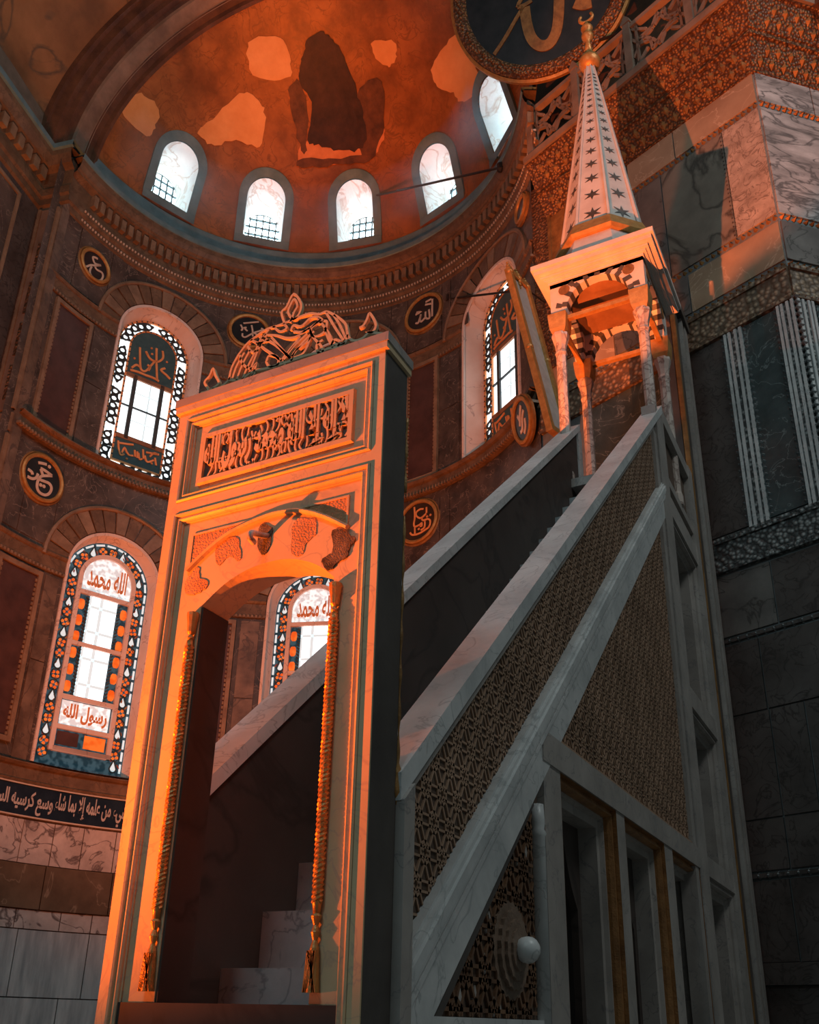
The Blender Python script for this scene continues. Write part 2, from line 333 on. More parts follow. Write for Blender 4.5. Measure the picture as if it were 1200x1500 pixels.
# ================================================================ THE SETTING
class CylM:
    """apse wall around one azimuth: a = metres along the wall (to the viewer's left), d = inwards"""
    def __init__(s, az): s.az = az
    def pt(s, a, z, d=0.0): return CY.pt(s.az+math.degrees(a/RW), z, d)
    def seg(s, a0, a1): return max(1, int(abs(a1-a0)/0.25))
WINS = {  # azimuth, half width, sill, spring
    'lower_left': (66.6, 1.23, 5.2, 10.12), 'lower_mid': (19.2, 1.23, 5.2, 10.12),
    'upper_left': (64.2, 1.28, 13.3, 17.58), 'upper_right': (-32.6, 1.28, 13.3, 17.58), 'upper_mid': (15.8, 1.28, 13.3, 17.58)}
tag(MB().slab(Plane((0,0,0), (1,0,0), (0,1,0)), -14, 20, ZF-0.1, ZF, -14, 22).build('floor', 'floor_marble'),
    'grey marble floor under the pulpit', 'floor', kind='structure')
# --- apse wall with its window openings
def apse_wall():
    mb = MB(); A0, A1 = -54.0, 101.0; cuts = set(np.arange(A0, A1, 1.5).tolist()+[A1])
    for az, hw, zb, zs in WINS.values():
        h = math.degrees(hw/RW)
        for k in range(25): cuts.add(az-h*math.cos(math.pi*k/24))
    cuts = sorted(cuts)
    def bounds(a, mid):
        z = [ZF]
        for az, hw, zb, zs in sorted(WINS.values(), key=lambda q: q[2]):
            h = math.degrees(hw/RW)
            if abs(mid-az) < h:
                uu = rad(a-az)*RW; z += [zb, zs+math.sqrt(max(0, hw*hw-uu*uu))]
        return z+[21.55]
    for a, b in zip(cuts[:-1], cuts[1:]):
        if b-a < 1e-6: continue
        m = (a+b)/2; za = bounds(a, m); zb_ = bounds(b, m)
        for i in range(0, len(za), 2):
            mb.add([CY.pt(a, za[i]), CY.pt(b, zb_[i]), CY.pt(b, zb_[i+1]), CY.pt(a, za[i+1])], [(0,1,2,3)])
    return tag(mb.build('wall_apse', 'apse_marble', recalc=False), 'dark veined marble wall of the round apse', 'wall', kind='structure')
WA = apse_wall()
# marble slabs of the lower apse wall, left of the portal
row = [(2.99, 3.92, 'rosy_marble', [97, 89.6, 83.1, 76.6, 70.1, 64, 57.3, 50, 44, 38, 31, 24]), (2.06, 2.99, 'brown_marble', [97, 83, 70.7, 57, 44, 31]),
       (1.66, 2.06, 'rosy_marble', [97, 86, 75, 66, 59.8, 48, 37]), (0.32, 1.66, 'striped_marble', [97, 86, 73.9, 59.8, 54, 42, 30]), (ZF, 0.32, 'striped_marble', [97, 80, 64, 50, 36])]
for z0, z1, m, js in row:
    for j0, j1 in zip(js[:-1], js[1:]):
        d = 0.03+random.random()*0.012 + (0.05 if m == 'brown_marble' else 0)
        MB().slab(CY, j1+0.1, j0-0.1, z0+0.012, z1-0.012, -0.01, d).build('wall_slab', m, WA)
# larger slabs higher up
def wslab(a0, a1, z0, z1, m='apse_marble', d=0.03, nm='wall_slab'):
    return MB().slab(CY, a0+0.12, a1-0.12, z0+0.015, z1-0.015, -0.01, d).build(nm, m, WA)
for (a0, a1) in ((91.6,97.2), (78.5,82.0), (45.5,51), (31.5,36)): wslab(a0, a1, 5.15, 7.5, 'apse_marble_warm'); wslab(a0, a1, 7.5, 9.65, 'apse_marble_warm', 0.022)
for (a0, a1) in ((94.4,97.2), (77,81.8), (-3,0.5), (-20,-13.6)): wslab(a0, a1, 13.25, 15.3); wslab(a0, a1, 15.3, 17.1, d=0.022)
for js, z0, z1 in (((97.2,91,82.5,79.3), 10.35, 12.6), ((5,-1,-14,-17), 10.35, 12.6), ((97.2,90.5,80.5,77.5), 17.75, 19.8), ((50,46,36,26,14,2,-3,-14,-17,-23), 17.75, 19.8)):
    for b, a in zip(js[:-1], js[1:]): wslab(a, b, z0, z1, d=0.018+0.014*random.random())
# porphyry panels with tan frames
def framed(a0, a1, z0, z1, nm='wall_panel'):
    o = MB().slab(CY, a0, a1, z0, z1, -0.01, 0.03).build(nm, 'porphyry', WA)
    wd = 0.95; hz = 0.12
    for k, (b0, b1, y0, y1) in enumerate(((a0-wd, a0, z0-hz, z1+hz), (a1, a1+wd, z0-hz, z1+hz), (a0, a1, z0-hz, z0), (a0, a1, z1, z1+hz))):
        MB().slab(CY, b0, b1, y0, y1, -0.01, 0.085).build('frame_strip', 'tan_moulding', o)
    mb = MB(); n = int((z1-z0)/0.12)
    for i in range(n):
        for aa in (a0+0.25, a1-0.25): mb.slab(CY, aa-0.2, aa+0.2, z0+(i+0.15)*0.12, z0+(i+0.75)*0.12, 0.02, 0.06, 1)
    mb.build('bead_moulding', 'tan_moulding', o, kind='stuff')
framed(83.4, 92.6, 13.4, 16.95); framed(83.8, 93.2, 5.6, 9.5); framed(38.0, 44.0, 5.6, 9.5); framed(-12.2, -4.0, 13.45, 17.1)
# flat tan strips beside the upper left panel
# --- horizontal mouldings of the apse (trim)
def ringprof(mb, a0, a1, prof, step=1.5):
    n = max(1, int((a1-a0)/step)); k = len(prof); vs = []; fs = []
    for i in range(n+1):
        a = a0+(a1-a0)*i/n
        for d, z in prof: vs.append(CY.pt(a, z, d))
    for i in range(n):
        for j in range(k-1): fs.append((i*k+j, i*k+j+1, (i+1)*k+j+1, (i+1)*k+j))
    return mb.add(vs, fs)
TN = [0]
def trim(mb, m, label):
    TN[0] += 1
    return tag(mb.build('trim_%d' % TN[0], m), label, 'moulding', kind='structure')
cor = trim(ringprof(MB(), -64, 97.5, [(0,19.75),(0.07,19.8),(0.07,20.0),(0.13,20.06),(0.13,20.3),(0.09,20.34),(0.09,20.9),(0.16,20.95),(0.26,21.0),(0.26,21.05),(0.31,21.1),(0.36,21.25),(0.36,21.42),(0.33,21.5),(0,21.5)]), 'brown_frieze', 'brown carved cornice ring below the half dome')
modi = None
a = -63.0
while a < 91:
    MB().slab(CY, a, a+1.35, 20.5, 20.88, 0.05, 0.24, 1).build('modillion', 'tan_moulding', cor); a += 2.3
mb = MB(); a = -63.5
while a < 92:
    for zz in (20.18, 19.9): mb.slab(CY, a, a+0.35, zz-0.03, zz+0.03, 0.05, 0.16 if zz > 20 else 0.10, 1)
    a += 0.9
mb.build('bead_moulding', 'letter_pale', cor, kind='stuff')
MB_lip = ringprof(MB(), -64, 97.5, [(0.34,21.42),(0.385,21.45),(0.385,21.6),(0.30,21.62),(0.0,21.62)]).build('cornice_lip', 'ring_teal_lit', cor)
band = trim(ringprof(MB(), -64, 91.5, [(0.10,21.5),(0.10,22.3),(0.05,22.36)]), 'ring_teal_lit', 'grey stone band painted with teal window glow between cornice and half dome windows')
def moulding(a0, a1, z0, z1, m, label, dd=0.1, beads=True, prof=None):
    zm = (z0+z1)/2
    t = trim(ringprof(MB(), a0, a1, prof or [(0,z0),(dd*0.5,z0),(dd*0.6,z0+0.06),(dd*0.35,z0+0.09),(dd*0.35,z1-0.1),(dd*0.7,z1-0.08),(dd,z1-0.03),(dd,z1),(0,z1)]), m, label)
    if beads:
        q = MB(); a = a0
        while a < a1: q.slab(CY, a, a+0.45, z0+0.005, z0+0.075, 0, dd*0.9, 1); a += 0.95
        q.build('bead_moulding', 'tan_moulding', t, kind='stuff')
    return t
moulding(-54, 97.3, 12.85, 13.27, 'brown_frieze', 'brown sill moulding running below the upper windows', 0.22)
def skip(tier):
    """impost bands are broken by the windows of their tier"""
    w_ = sorted((az, math.degrees((hw+0.02)/RW)) for az, hw, zb, zs in WINS.values() if abs(zs-tier) < 0.5); out = []; a = -54.0
    for az, h in w_: out.append((a, az-h)); a = az+h
    out.append((a, 97.3)); return out
for a0, a1 in skip(17.58):
    moulding(a0, a1, 17.15, 17.68, 'brown_frieze', {True: 'brown impost band beside the upper lattice window near the corner pilaster', False: 'brown impost band between the upper lattice windows'}[a1 > 90] if a0 > -50 else 'brown impost band behind the pulpit spire', 0.09)
for a0, a1 in skip(10.12):
    moulding(a0, a1, 9.72, 10.22, 'brown_frieze', 'brown impost band beside the coloured glass window near the corner pilaster' if a1 > 90 else 'brown impost band between the coloured glass windows' if a0 > 0 else 'brown impost band beyond the coloured glass windows', 0.09)
moulding(-54, 97.3, 4.68, 5.12, 'brown_frieze', 'brown ledge under the coloured glass windows', 0.16, False)
# voussoir hoods over the windows
for key, (az, hw, zb, zs) in WINS.items():
    fr = CylM(az); n = 15; th = 0.66; base = 10.22 if zs < 12 else 17.68; off = base-zs
    for i in range(n):
        t0 = math.pi*i/n+0.012; t1 = math.pi*(i+1)/n-0.012; pts = []
        for t in (t0, (t0+t1)/2, t1): pts.append(((hw+0.03)*math.cos(t), zs+(hw+0.03)*math.sin(t)))
        for t in (t1, (t0+t1)/2, t0): pts.append(((hw+th)*math.cos(t), zs+(hw+th)*math.sin(t)))
        MB().prism(fr, pts, -0.01, 0.05+0.015*(i % 2)).build('voussoir', ('brown_frieze', 'tan_moulding', 'brown_frieze')[i % 3], WA)
    path = [((hw+th)*math.cos(math.pi*i/24), zs+(hw+th)*math.sin(math.pi*i/24)) for i in range(25)]
    MB().sweep(fr, path, [(-0.06,0),(-0.06,0.08),(0,0.11),(0.04,0.08),(0.04,0)]).build('hood_moulding', 'tan_moulding', WA)
# --- tile band with white script
tb = trim(MB().slab(CY, 30, 97.2, 3.97, 4.66, -0.01, 0.05), 'tile_blue', 'dark blue tile band with white script under the coloured window')
for zz in (3.955, 4.645): MB().slab(CY, 30, 97.2, zz, zz+0.03, 0.0, 0.075).build('border_strip', 'letter_pale', tb)
text(MB(), CY, 'وسع كرسيه السموات والأرض ولا', 97.0, 71.4, 4.02, 4.60, 0.045, 0.062, 0.022).build('lettering', 'tile_white', tb)
text(MB(), CY, 'يحيطون بشيء من علمه إلا بما شاء', 71.0, 50.0, 4.02, 4.60, 0.045, 0.062, 0.022).build('lettering', 'tile_white', tb)
# --- windows of the apse
def wplane(az, depth): 
    er = np.array((math.cos(rad(az)), math.sin(rad(az)), 0)); et = np.array((-er[1], er[0], 0))
    return Plane((AC[0]+er[0]*(RW+depth), AC[1]+er[1]*(RW+depth), 0), et, -er)
WN = [0]
def window(label, az, loc=None):
    WN[0] += 1
    return thing('window_%d' % WN[0], loc if loc is not None else CY.pt(az, 5.2), label, 'window', kind='structure')
def loft(mb, A, B):
    n = len(A); mb.add(list(A)+list(B), [(i, (i+1) % n, n+(i+1) % n, n+i) for i in range(n)]); return mb
def reveal(t, az, hw, zb, zs, ins, depth, m='plaster_reveal'):
    fr = CylM(az); wp = wplane(az, depth); o1 = arch(0, hw+0.005, zb-0.005, zs, 24); o2 = arch(0, hw-ins, zb+0.10, zs, 24)
    loft(MB(), [fr.pt(a, z, 0.02) for a, z in o1], [wp.pt(a, z, -0.03) for a, z in o2]).build('reveal', m, t, smooth=False)
    MB().sweep(fr, o1, [(0.0,0.0),(0.0,0.05),(-0.07,0.05),(-0.07,0.0)]).build('arch_frame', m, t)
    return wp
def star(mb, fr, c, r, w, d0, d1, k=6, rot=0.0):
    pts = [(c[0]+(r if i % 2 == 0 else r*0.48)*math.cos(rot+math.pi*i/k), c[1]+(r if i % 2 == 0 else r*0.48)*math.sin(rot+math.pi*i/k)) for i in range(2*k)]
    for i in range(2*k): mb.bar(fr, pts[i], pts[(i+1) % (2*k)], w, d0, d1)
def ringb(mb, fr, c, r, w, d0, d1, n=8):
    for i in range(n):
        a, b = 2*math.pi*i/n, 2*math.pi*(i+1)/n
        mb.bar(fr, (c[0]+r*math.cos(a), c[1]+r*math.sin(a)), (c[0]+r*math.cos(b), c[1]+r*math.sin(b)), w, d0, d1)
def along(path, step, start=0.0):
    P = [np.array(p, float) for p in path]; out = []; acc = -start
    for p, q in zip(P[:-1], P[1:]):
        l = np.linalg.norm(q-p); 
        while acc+l >= step*len(out) and l > 1e-9:
            out.append(p+(q-p)*((step*len(out)-acc)/l))
            if len(out) > 400: break
        acc += l
    return out
TOPS = []; LOWS = []
TOP_PX = [[(490,300),(495,360),(505,410),(540,425),(580,400),(600,385)], [(610,320),(615,400),(625,480)], [(655,340),(660,375),(630,390),(590,380),(560,360),(535,325)],
 [(720,490),(690,465),(650,435),(680,430)], [(430,405),(480,420),(540,445),(600,468),(640,490)], [(440,395),(470,385),(500,400)], [(550,395),(570,410),(560,425)], [(580,345)], [(575,315)], [(455,350)], [(690,400)], [(545,340)]]
LOW_PX = [[(280,1060),(285,1110),(300,1150),(330,1150)], [(290,1075),(340,1085),(400,1095)], [(310,1140),(330,1110),(350,1140),(370,1160),(400,1165)], [(410,1130),(415,1172)], [(430,1140),(432,1180)],
 [(440,1150),(450,1190),(470,1190)], [(475,1130),(480,1190)], [(490,1170),(510,1212),(560,1205)], [(530,1180),(560,1160),(590,1170)], [(570,1190),(580,1240)], [(500,1150),(600,1172)], [(350,1180)], [(545,1225)]]
def upper_window(label, key, top_words, low_words):
    az, hw, zb, zs = WINS[key]; t = window(label, az); ins = 0.22; wp = reveal(t, az, hw, zb, zs, ins, 0.40); h = hw-ins; b = zb+0.10
    MB().prism(wp, arch(0, h+0.03, b-0.03, zs), -0.10, -0.06).build('pane', 'day_pane', t)
    # star tracery border
    hb = h-0.175; mid = arch(0, hb, b+0.2, zs, 16); tr = MB(); pts = along(mid+[(-hb, b+0.2)], 0.235)
    for i, p in enumerate(pts):
        if i % 6 == 5: continue
        ringb(tr, wp, p, 0.10, 0.048, -0.055, -0.02, 7)
        if i % 6 in (1, 3): star(tr, wp, p, 0.18, 0.045, -0.055, -0.02, 4, 0.4)
        if i % 6 in (0, 2, 4): star(tr, wp, p, 0.17, 0.04, -0.055, -0.025, 3, 0.2*i)
    tr.build('star_tracery', 'tracery', t)
    for off, nm in ((0.0, 'outer_frame'), (0.335, 'inner_frame')):
        MB().sweep(wp, arch(0, h-off, b+off, zs, 20)+[(-(h-off), b+off)], [(0,-0.06),(0,0.0),(-0.05,0.0),(-0.05,-0.06)]).build(nm, 'letter_orange', t)
        q = MB()
        for p in along(arch(0, h-off-0.028, b+off+0.02, zs, 20), 0.17): ringb(q, wp, p, 0.012, 0.03, -0.01, 0.012, 4)
        q.build('bead_moulding', 'tracery', t, kind='stuff')
    g = h-0.38; bb = b+0.385
    MB().prism(wp, arch(0, g, zs-0.95, zs, 16), -0.06, -0.02).build('script_lunette', 'teal_panel', t)
    if key == 'upper_left':
        for dst, src in ((TOPS, TOP_PX), (LOWS, LOW_PX)): dst.extend([[wp.px((130+x/6, 470+y/6), 0.0) for x, y in st] for st in src])
    def strokes(src, w_, z0, z1):
        mb_ = MB(); al = [p for st in src for p in st]; lo = np.min(al, 0); hi = np.max(al, 0)
        src = [[(-g*0.86+1.72*g*(p[0]-lo[0])/(hi[0]-lo[0]), z0+(z1-z0)*(p[1]-lo[1])/(hi[1]-lo[1])) for p in st] for st in src]
        for st in src:
            if len(st) == 1: ringb(mb_, wp, st[0], 0.018, 0.036, -0.02, 0.006, 5)
            else: mb_.sweep(wp, smoothpath(st, 4), [(-w_/2,-0.021),(-w_/2,0.006),(w_/2,0.006),(w_/2,-0.021)])
        return mb_
    strokes(TOPS, 0.06, zs-0.86, zs+0.22).build('lettering', 'letter_orange', t)
    MB().slab(wp, -g, g, bb, bb+0.72, -0.06, -0.02).build('script_panel', 'teal_panel', t)
    strokes(LOWS, 0.05, bb+0.12, bb+0.62).build('lettering', 'letter_orange', t)
    for s in (-1, 1): MB().slab(wp, s*0.40-0.055, s*0.40+0.055, bb+0.72, zs-0.95, -0.06, 0.0).build('mullion', 'tracery', t)
    for z0 in (bb+0.70, zs-1.07): MB().slab(wp, -g, g, z0, z0+0.13, -0.06, 0.0).build('rail', 'wood_brown', t)
    zm = (bb+0.72+zs-0.95)/2; MB().slab(wp, -g, g, zm-0.018, zm+0.018, -0.06, -0.01).build('muntin', 'muntin', t)
    for zz in (zm-0.42, zm+0.5): MB().slab(wp, -0.34, 0.34, zz, zz+0.03, -0.095, -0.05).build('muntin', 'glass_pale', t)
    MB().slab(wp, -0.10, -0.06, bb+0.72, zs-0.95, -0.095, -0.05).build('muntin', 'glass_pale', t)
    return t
upper_window('upper arched window with star tracery, script panels and bright panes above the portal\'s edge', 'upper_left', 'يا حي يا قيوم', 'رضوان الله')
upper_window('upper arched window with orange lit tracery behind the pulpit stair rail', 'upper_right', 'يا حي يا قيوم', 'رضوان الله')
upper_window('upper arched window with star tracery hidden behind the pierced crest', 'upper_mid', '', '')
def lower_window(label, key, words):
    az, hw, zb, zs = WINS[key]; t = window(label, az); ins = 0.14; wp = reveal(t, az, hw, zb, zs, ins, 0.28); h = hw-ins; b = zb+0.10
    MB().prism(wp, arch(0, h+0.03, b-0.03, zs), -0.10, -0.06).build('coloured_glass', 'glass_blue', t)
    # border: white edging dashes, drops and flowers
    ed = MB()
    for off in (0.045, 0.40):
        P = along(arch(0, h-off, b+off, zs, 20), 0.30)
        for p, q in zip(P[:-1], P[1:]): ed.bar(wp, p+(q-p)*0.1, p+(q-p)*0.85, 0.05, -0.06, -0.045)
    ed.build('edging_glass', 'glass_pale', t)
    dr = MB(); fl = MB(); rb = MB()
    for i, p in enumerate(along(arch(0, h-0.225, b+0.2, zs, 20), 0.27)):
        if i % 3 == 0:
            pts = [(p[0]+0.085*math.cos(q)*(1 if math.sin(q) < 0 else 1-0.9*math.sin(q)), p[1]-0.04+(0.09 if math.sin(q) < 0 else 0.22)*math.sin(q)) for q in [2*math.pi*k/12 for k in range(12)]]
            dr.prism(wp, pts, -0.06, -0.045)
            for x, y in zip(pts, pts[1:]+pts[:1]): rb.bar(wp, x, y, 0.028, -0.055, -0.03)
        else:
            for k in range(4):
                q = 0.4*i+math.pi*k/2; c = (p[0]+0.07*math.cos(q), p[1]+0.07*math.sin(q))
                fl.prism(wp, [(c[0]+0.045*math.cos(2*math.pi*j/5), c[1]+0.045*math.sin(2*math.pi*j/5)) for j in range(5)], -0.06, -0.045)
            ringb(rb, wp, p, 0.13, 0.022, -0.055, -0.03, 7)
    lf = MB()
    for i, p in enumerate(along(arch(0, h-0.225, b+0.2, zs, 20), 0.135)):
        q = 0.9*i; c = (p[0]+0.125*math.cos(q)*(1 if i % 2 else -1), p[1]+0.03)
        lf.prism(wp, [(c[0]+0.022*math.cos(2*math.pi*j/6)+0.035*math.sin(2*math.pi*j/6)*math.cos(q), c[1]+0.05*math.sin(2*math.pi*j/6)) for j in range(6)], -0.058, -0.043)
    lf.build('leaf_glass', 'glass_leaf', t)
    dr.build('drop_glass', 'glass_pale', t); fl.build('flower_glass', 'glass_orange', t); rb.build('leading', 'muntin', t)
    # plaster inner frame
    g = h-0.45; bb = b+0.45
    MB().sweep(wp, arch(0, g+0.11, bb-0.11, zs, 20)+[(-(g+0.11), bb-0.11)], [(0,-0.06),(0,0.03),(-0.11,0.03),(-0.11,-0.06)]).build('inner_frame', 'plaster_reveal', t)
    MB().slab(wp, -g-0.02, g+0.02, bb-0.12, bb, -0.06, 0.03).build('inner_sill', 'plaster_reveal', t)
    MB().prism(wp, arch(0, g, zs-0.35, zs, 16), -0.06, -0.04).build('lunette_glass', 'glass_white', t)
    text(MB(), wp, words, g*0.8, -g*0.8, zs-0.2, zs+0.42, -0.04, -0.02, 0.02).build('lettering', 'letter_orange', t)
    for z0 in (zs-0.46, bb+1.16, bb+0.42): MB().slab(wp, -g, g, z0, z0+0.11, -0.06, 0.02).build('rail', 'plaster_reveal', t)
    q = MB()
    for k in range(4): q.slab(wp, -g+0.06+k*0.3, -g+0.28+k*0.3, zs-0.36, zs-0.30, -0.05, 0.0)
    q.build('rail_glass', 'glass_white', t)
    z0 = bb+1.27; z1 = zs-0.46; zm = (z0+z1)/2; pw = 0.36
    for y0, y1 in ((z0, zm-0.05), (zm+0.05, z1)):
        MB().slab(wp, -pw, pw, y0, y1, -0.06, -0.05).build('pane', 'day_pane', t)
        for xx in (0.04,): MB().slab(wp, xx-0.03, xx+0.05, y0, y1, -0.055, -0.03).build('muntin', 'glass_pale', t)
        for k in (0.26, 0.78): MB().slab(wp, -pw, pw, y0+(y1-y0)*k-0.035, y0+(y1-y0)*k+0.035, -0.055, -0.03).build('muntin', 'glass_pale', t)
        MB().slab(wp, pw-0.05, pw, y0, y1, -0.055, -0.03).build('muntin', 'glass_pale', t)
    MB().slab(wp, -g, g, zm-0.05, zm+0.05, -0.06, 0.02).build('rail', 'plaster_reveal', t)
    tw = MB(); n = int((z1-z0)/0.09)
    for s in (-1, 1):
        for k in range(n): tw.bar(wp, (s*(pw+0.015), z0+k*0.09), (s*(pw+0.085), z0+k*0.09+0.06), 0.035, -0.06, -0.01)
    tw.build('twisted_moulding', 'tracery', t, kind='stuff')
    for s in (-1, 1):
        k = z0+0.05
        while k < z1-0.3:
            pts = [(s*(pw+0.19)+0.085*math.cos(q), k+0.17+0.16*max(-0.85, min(0.85, 1.2*math.sin(q)))) for q in [2*math.pi*j/12 for j in range(12)]]
            MB().prism(wp, pts, -0.06, -0.04).build('oval_glass', 'glass_orange', t); k += 0.43
    MB().slab(wp, -g+0.04, g-0.04, bb+0.55, bb+1.14, -0.06, -0.045).build('script_glass', 'glass_white', t)
    text(MB(), wp, 'رسول الله', g-0.1, -g+0.1, bb+0.62, bb+1.08, -0.045, -0.025, 0.03).build('lettering', 'letter_orange', t)
    for s, m in ((1, 'porphyry'), (-1, 'glass_orange')): MB().slab(wp, s*0.33-0.26, s*0.33+0.26, bb+0.06, bb+0.38, -0.06, -0.045).build('base_glass', m, t)
    return t
lower_window('tall coloured glass window with two bright panes beside the portal', 'lower_left', 'الله محمد')
lower_window('coloured glass window with blue border seen through the portal arch', 'lower_mid', 'الله محمد')
# --- half dome
EX = np.array((math.cos(rad(AX)), math.sin(rad(AX)), 0)); NL = np.array((-EX[1], EX[0], 0)); ZV = np.array((0, 0, 1.0)); DC = np.array((AC[0], AC[1], ZC))
DW = [68.5, 41.0, 13.4, -15.0, -42.0]; DHW, DZB, DZS = 0.60, 1.10, 2.45   # half width, sill and spring above the cornice
def dome_local(p, az):
    d = np.array(p)-DC; er = np.array((math.cos(rad(az)), math.sin(rad(az)), 0)); et = np.array((-er[1], er[0], 0)); return d@er, d@et, d[2]
def conch():
    mb = MB(); nt_, nf = 92, 184; T = math.acos(1.3/RW); vs = []; R = RW
    for i in range(nt_+1):
        th = T*i/nt_
        for j in range(nf+1):
            ph = math.pi*j/nf; vs.append(DC+EX*R*math.cos(th)+(NL*math.cos(ph)+ZV*math.sin(ph))*R*math.sin(th))
    fs = []
    for i in range(nt_):
        for j in range(nf):
            q = (i*(nf+1)+j, i*(nf+1)+j+1, (i+1)*(nf+1)+j+1, (i+1)*(nf+1)+j); c = sum(vs[k] for k in q)/4; hole = False
            for az in DW:
                r, u, v = dome_local(c, az)
                if r > 3 and abs(u) < DHW+0.08 and DZB-0.06 < v and (v < DZS or math.hypot(u, v-DZS) < DHW+0.08): hole = True
            if not hole: fs.append(q)
    mb.add(vs, fs); return tag(mb.build('ceiling', 'mosaic_gold', smooth=True, recalc=False), 'gold mosaic half dome over the apse', 'dome', kind='structure')
CE = conch()
def on_dome(p, inset=0.02):
    r = ray(*p); ce = DC-CAM; a = r@r; b = r@ce; D = b*b-a*(ce@ce-(RW-inset)**2); return CAM+r*((b+math.sqrt(max(D, 0)))/a)
jr = random.Random(3)
def dome_patch(pts, name, m, th=0.03):
    """a flat piece of plaster or mosaic lying on the dome, outline by direction from the eye"""
    P = [p+np.array((jr.uniform(-2.2,2.2), jr.uniform(-2.2,2.2))) for p in smoothpath(pts, 5, True)]; c = np.mean(P, 0); mb = MB(); n = len(P); K = 4; vs = []; fs = []
    for lay in (th, -0.02):
        for k in range(K+1):
            for p in P: vs.append(on_dome(c+(p-c)*(k/K), lay))
    for k in range(K):
        for j in range(n): fs.append((k*n+j, k*n+(j+1) % n, (k+1)*n+(j+1) % n, (k+1)*n+j))
    o = (K+1)*n
    for j in range(n): fs.append((K*n+j, K*n+(j+1) % n, o+K*n+(j+1) % n, o+K*n+j))
    return mb.add(vs, fs).build(name, m, CE, smooth=False)
for pts in ([(290,195),(310,175),(350,138),(378,145),(388,172),(380,213),(345,206),(310,212)], [(177,160),(207,137),(232,160),(226,188),(214,200)],
            [(632,103),(650,70),(672,52),(695,95),(703,125),(680,150),(663,136),(640,128)], [(546,62),(578,60),(580,82),(570,99),(552,86)], [(365,62),(410,55),(426,88),(420,114),(372,110)]):
    dome_patch(pts, 'plaster_patch', 'mosaic_plaster')
# plain stand-in for the figure mosaic: a tapering dark cloth-like field on a brown block
dome_patch([(424,130),(436,118),(450,150),(449,215),(441,220),(428,165)], 'mosaic_field', 'mosaic_brown', 0.035)
dome_patch([(520,150),(545,115),(560,125),(562,185),(545,232),(528,220)], 'mosaic_field', 'mosaic_brown', 0.035)
dome_patch([(440,216),(460,206),(530,206),(558,188),(562,205),(541,232),(490,240),(440,243)], 'mosaic_field', 'mosaic_pale', 0.03)
dome_patch([(438,234),(490,232),(540,226),(541,236),(490,242),(440,245)], 'mosaic_field', 'mosaic_brown', 0.045)
dome_patch([(450,62),(470,46),(488,60),(505,85),(520,125),(532,165),(534,212),(505,222),(470,214),(452,205),(455,150),(438,120),(442,85)], 'mosaic_field', 'mosaic_dark', 0.045)
# --- half dome windows
for k, az in enumerate(DW):
    er = np.array((math.cos(rad(az)), math.sin(rad(az)), 0)); et = np.array((-er[1], er[0], 0))
    base = DC+er*math.sqrt(RW**2-DZB**2)
    t = window(('half dome window close to the corner pilaster arch', 'half dome window left below the dark mosaic field', 'middle half dome window under the mosaic field', 'half dome window crossed by the iron rod', 'half dome window beside the great black roundel')[k], az, base+ZV*DZB)
    out = arch(0, DHW, DZB, DZS, 20); RO = 7.15
    def srf(u, v, off=0.0): return DC+er*(math.sqrt(max(RW**2-u*u-v*v, 1))+off)+et*u+ZV*v
    inn = [srf(u, v, -0.02) for u, v in out]; ext = [DC+er*RO+et*u*0.92+ZV*(v*0.96+0.12) for u, v in out]
    loft(MB(), inn, ext).build('reveal', 'white_plaster', t)
    # dark stone rim on the dome surface
    rim = MB(); o1 = arch(0, DHW, DZB-0.02, DZS, 20); o2 = arch(0, DHW+0.26, DZB-0.02, DZS, 20)
    A = [srf(u, v, -0.06) for u, v in o1]; B = [srf(u, v, -0.06) for u, v in o2]; B2 = [srf(u, v, 0.05) for u, v in o2]; n = len(A)
    rim.add(A+B+B2, [(i, i+1, n+i+1, n+i) for i in range(n-1)]+[(n+i, n+i+1, 2*n+i+1, 2*n+i) for i in range(n-1)])
    rim.build('stone_rim', 'ring_teal_lit', t)
    s_ = MB(); s_.add([srf(-DHW-0.26, DZB, -0.08), srf(DHW+0.26, DZB, -0.08), srf(DHW+0.26, DZB-0.28, -0.10), srf(-DHW-0.26, DZB-0.28, -0.10)], [(0,1,2,3)]).build('sill', 'ring_teal_lit', t)
    wp = Plane((DC[0]+er[0]*RO, DC[1]+er[1]*RO, 0), et, -er); zb = ZC+DZB*0.96+0.12; zs = ZC+DZS*0.96+0.12; hw = DHW*0.92
    MB().prism(wp, arch(0, hw+0.02, zb-0.02, zs, 16), -0.08, -0.04).build('pane', 'day_pane_bright', t)
    for i in range(-2, 3): MB().slab(wp, i*0.215-0.022, i*0.215+0.022, zb, zs+math.sqrt(max(0.01, hw*hw-(i*0.215)**2)), -0.045, 0.02).build('muntin', 'muntin', t)
    for i in range(1, 7):
        z = zb+i*0.32; x = hw if z < zs else math.sqrt(max(0.0, hw*hw-(z-zs)**2))
        if x > 0.1: MB().slab(wp, -x, x, z-0.022, z+0.022, -0.045, 0.02).build('muntin', 'muntin', t)
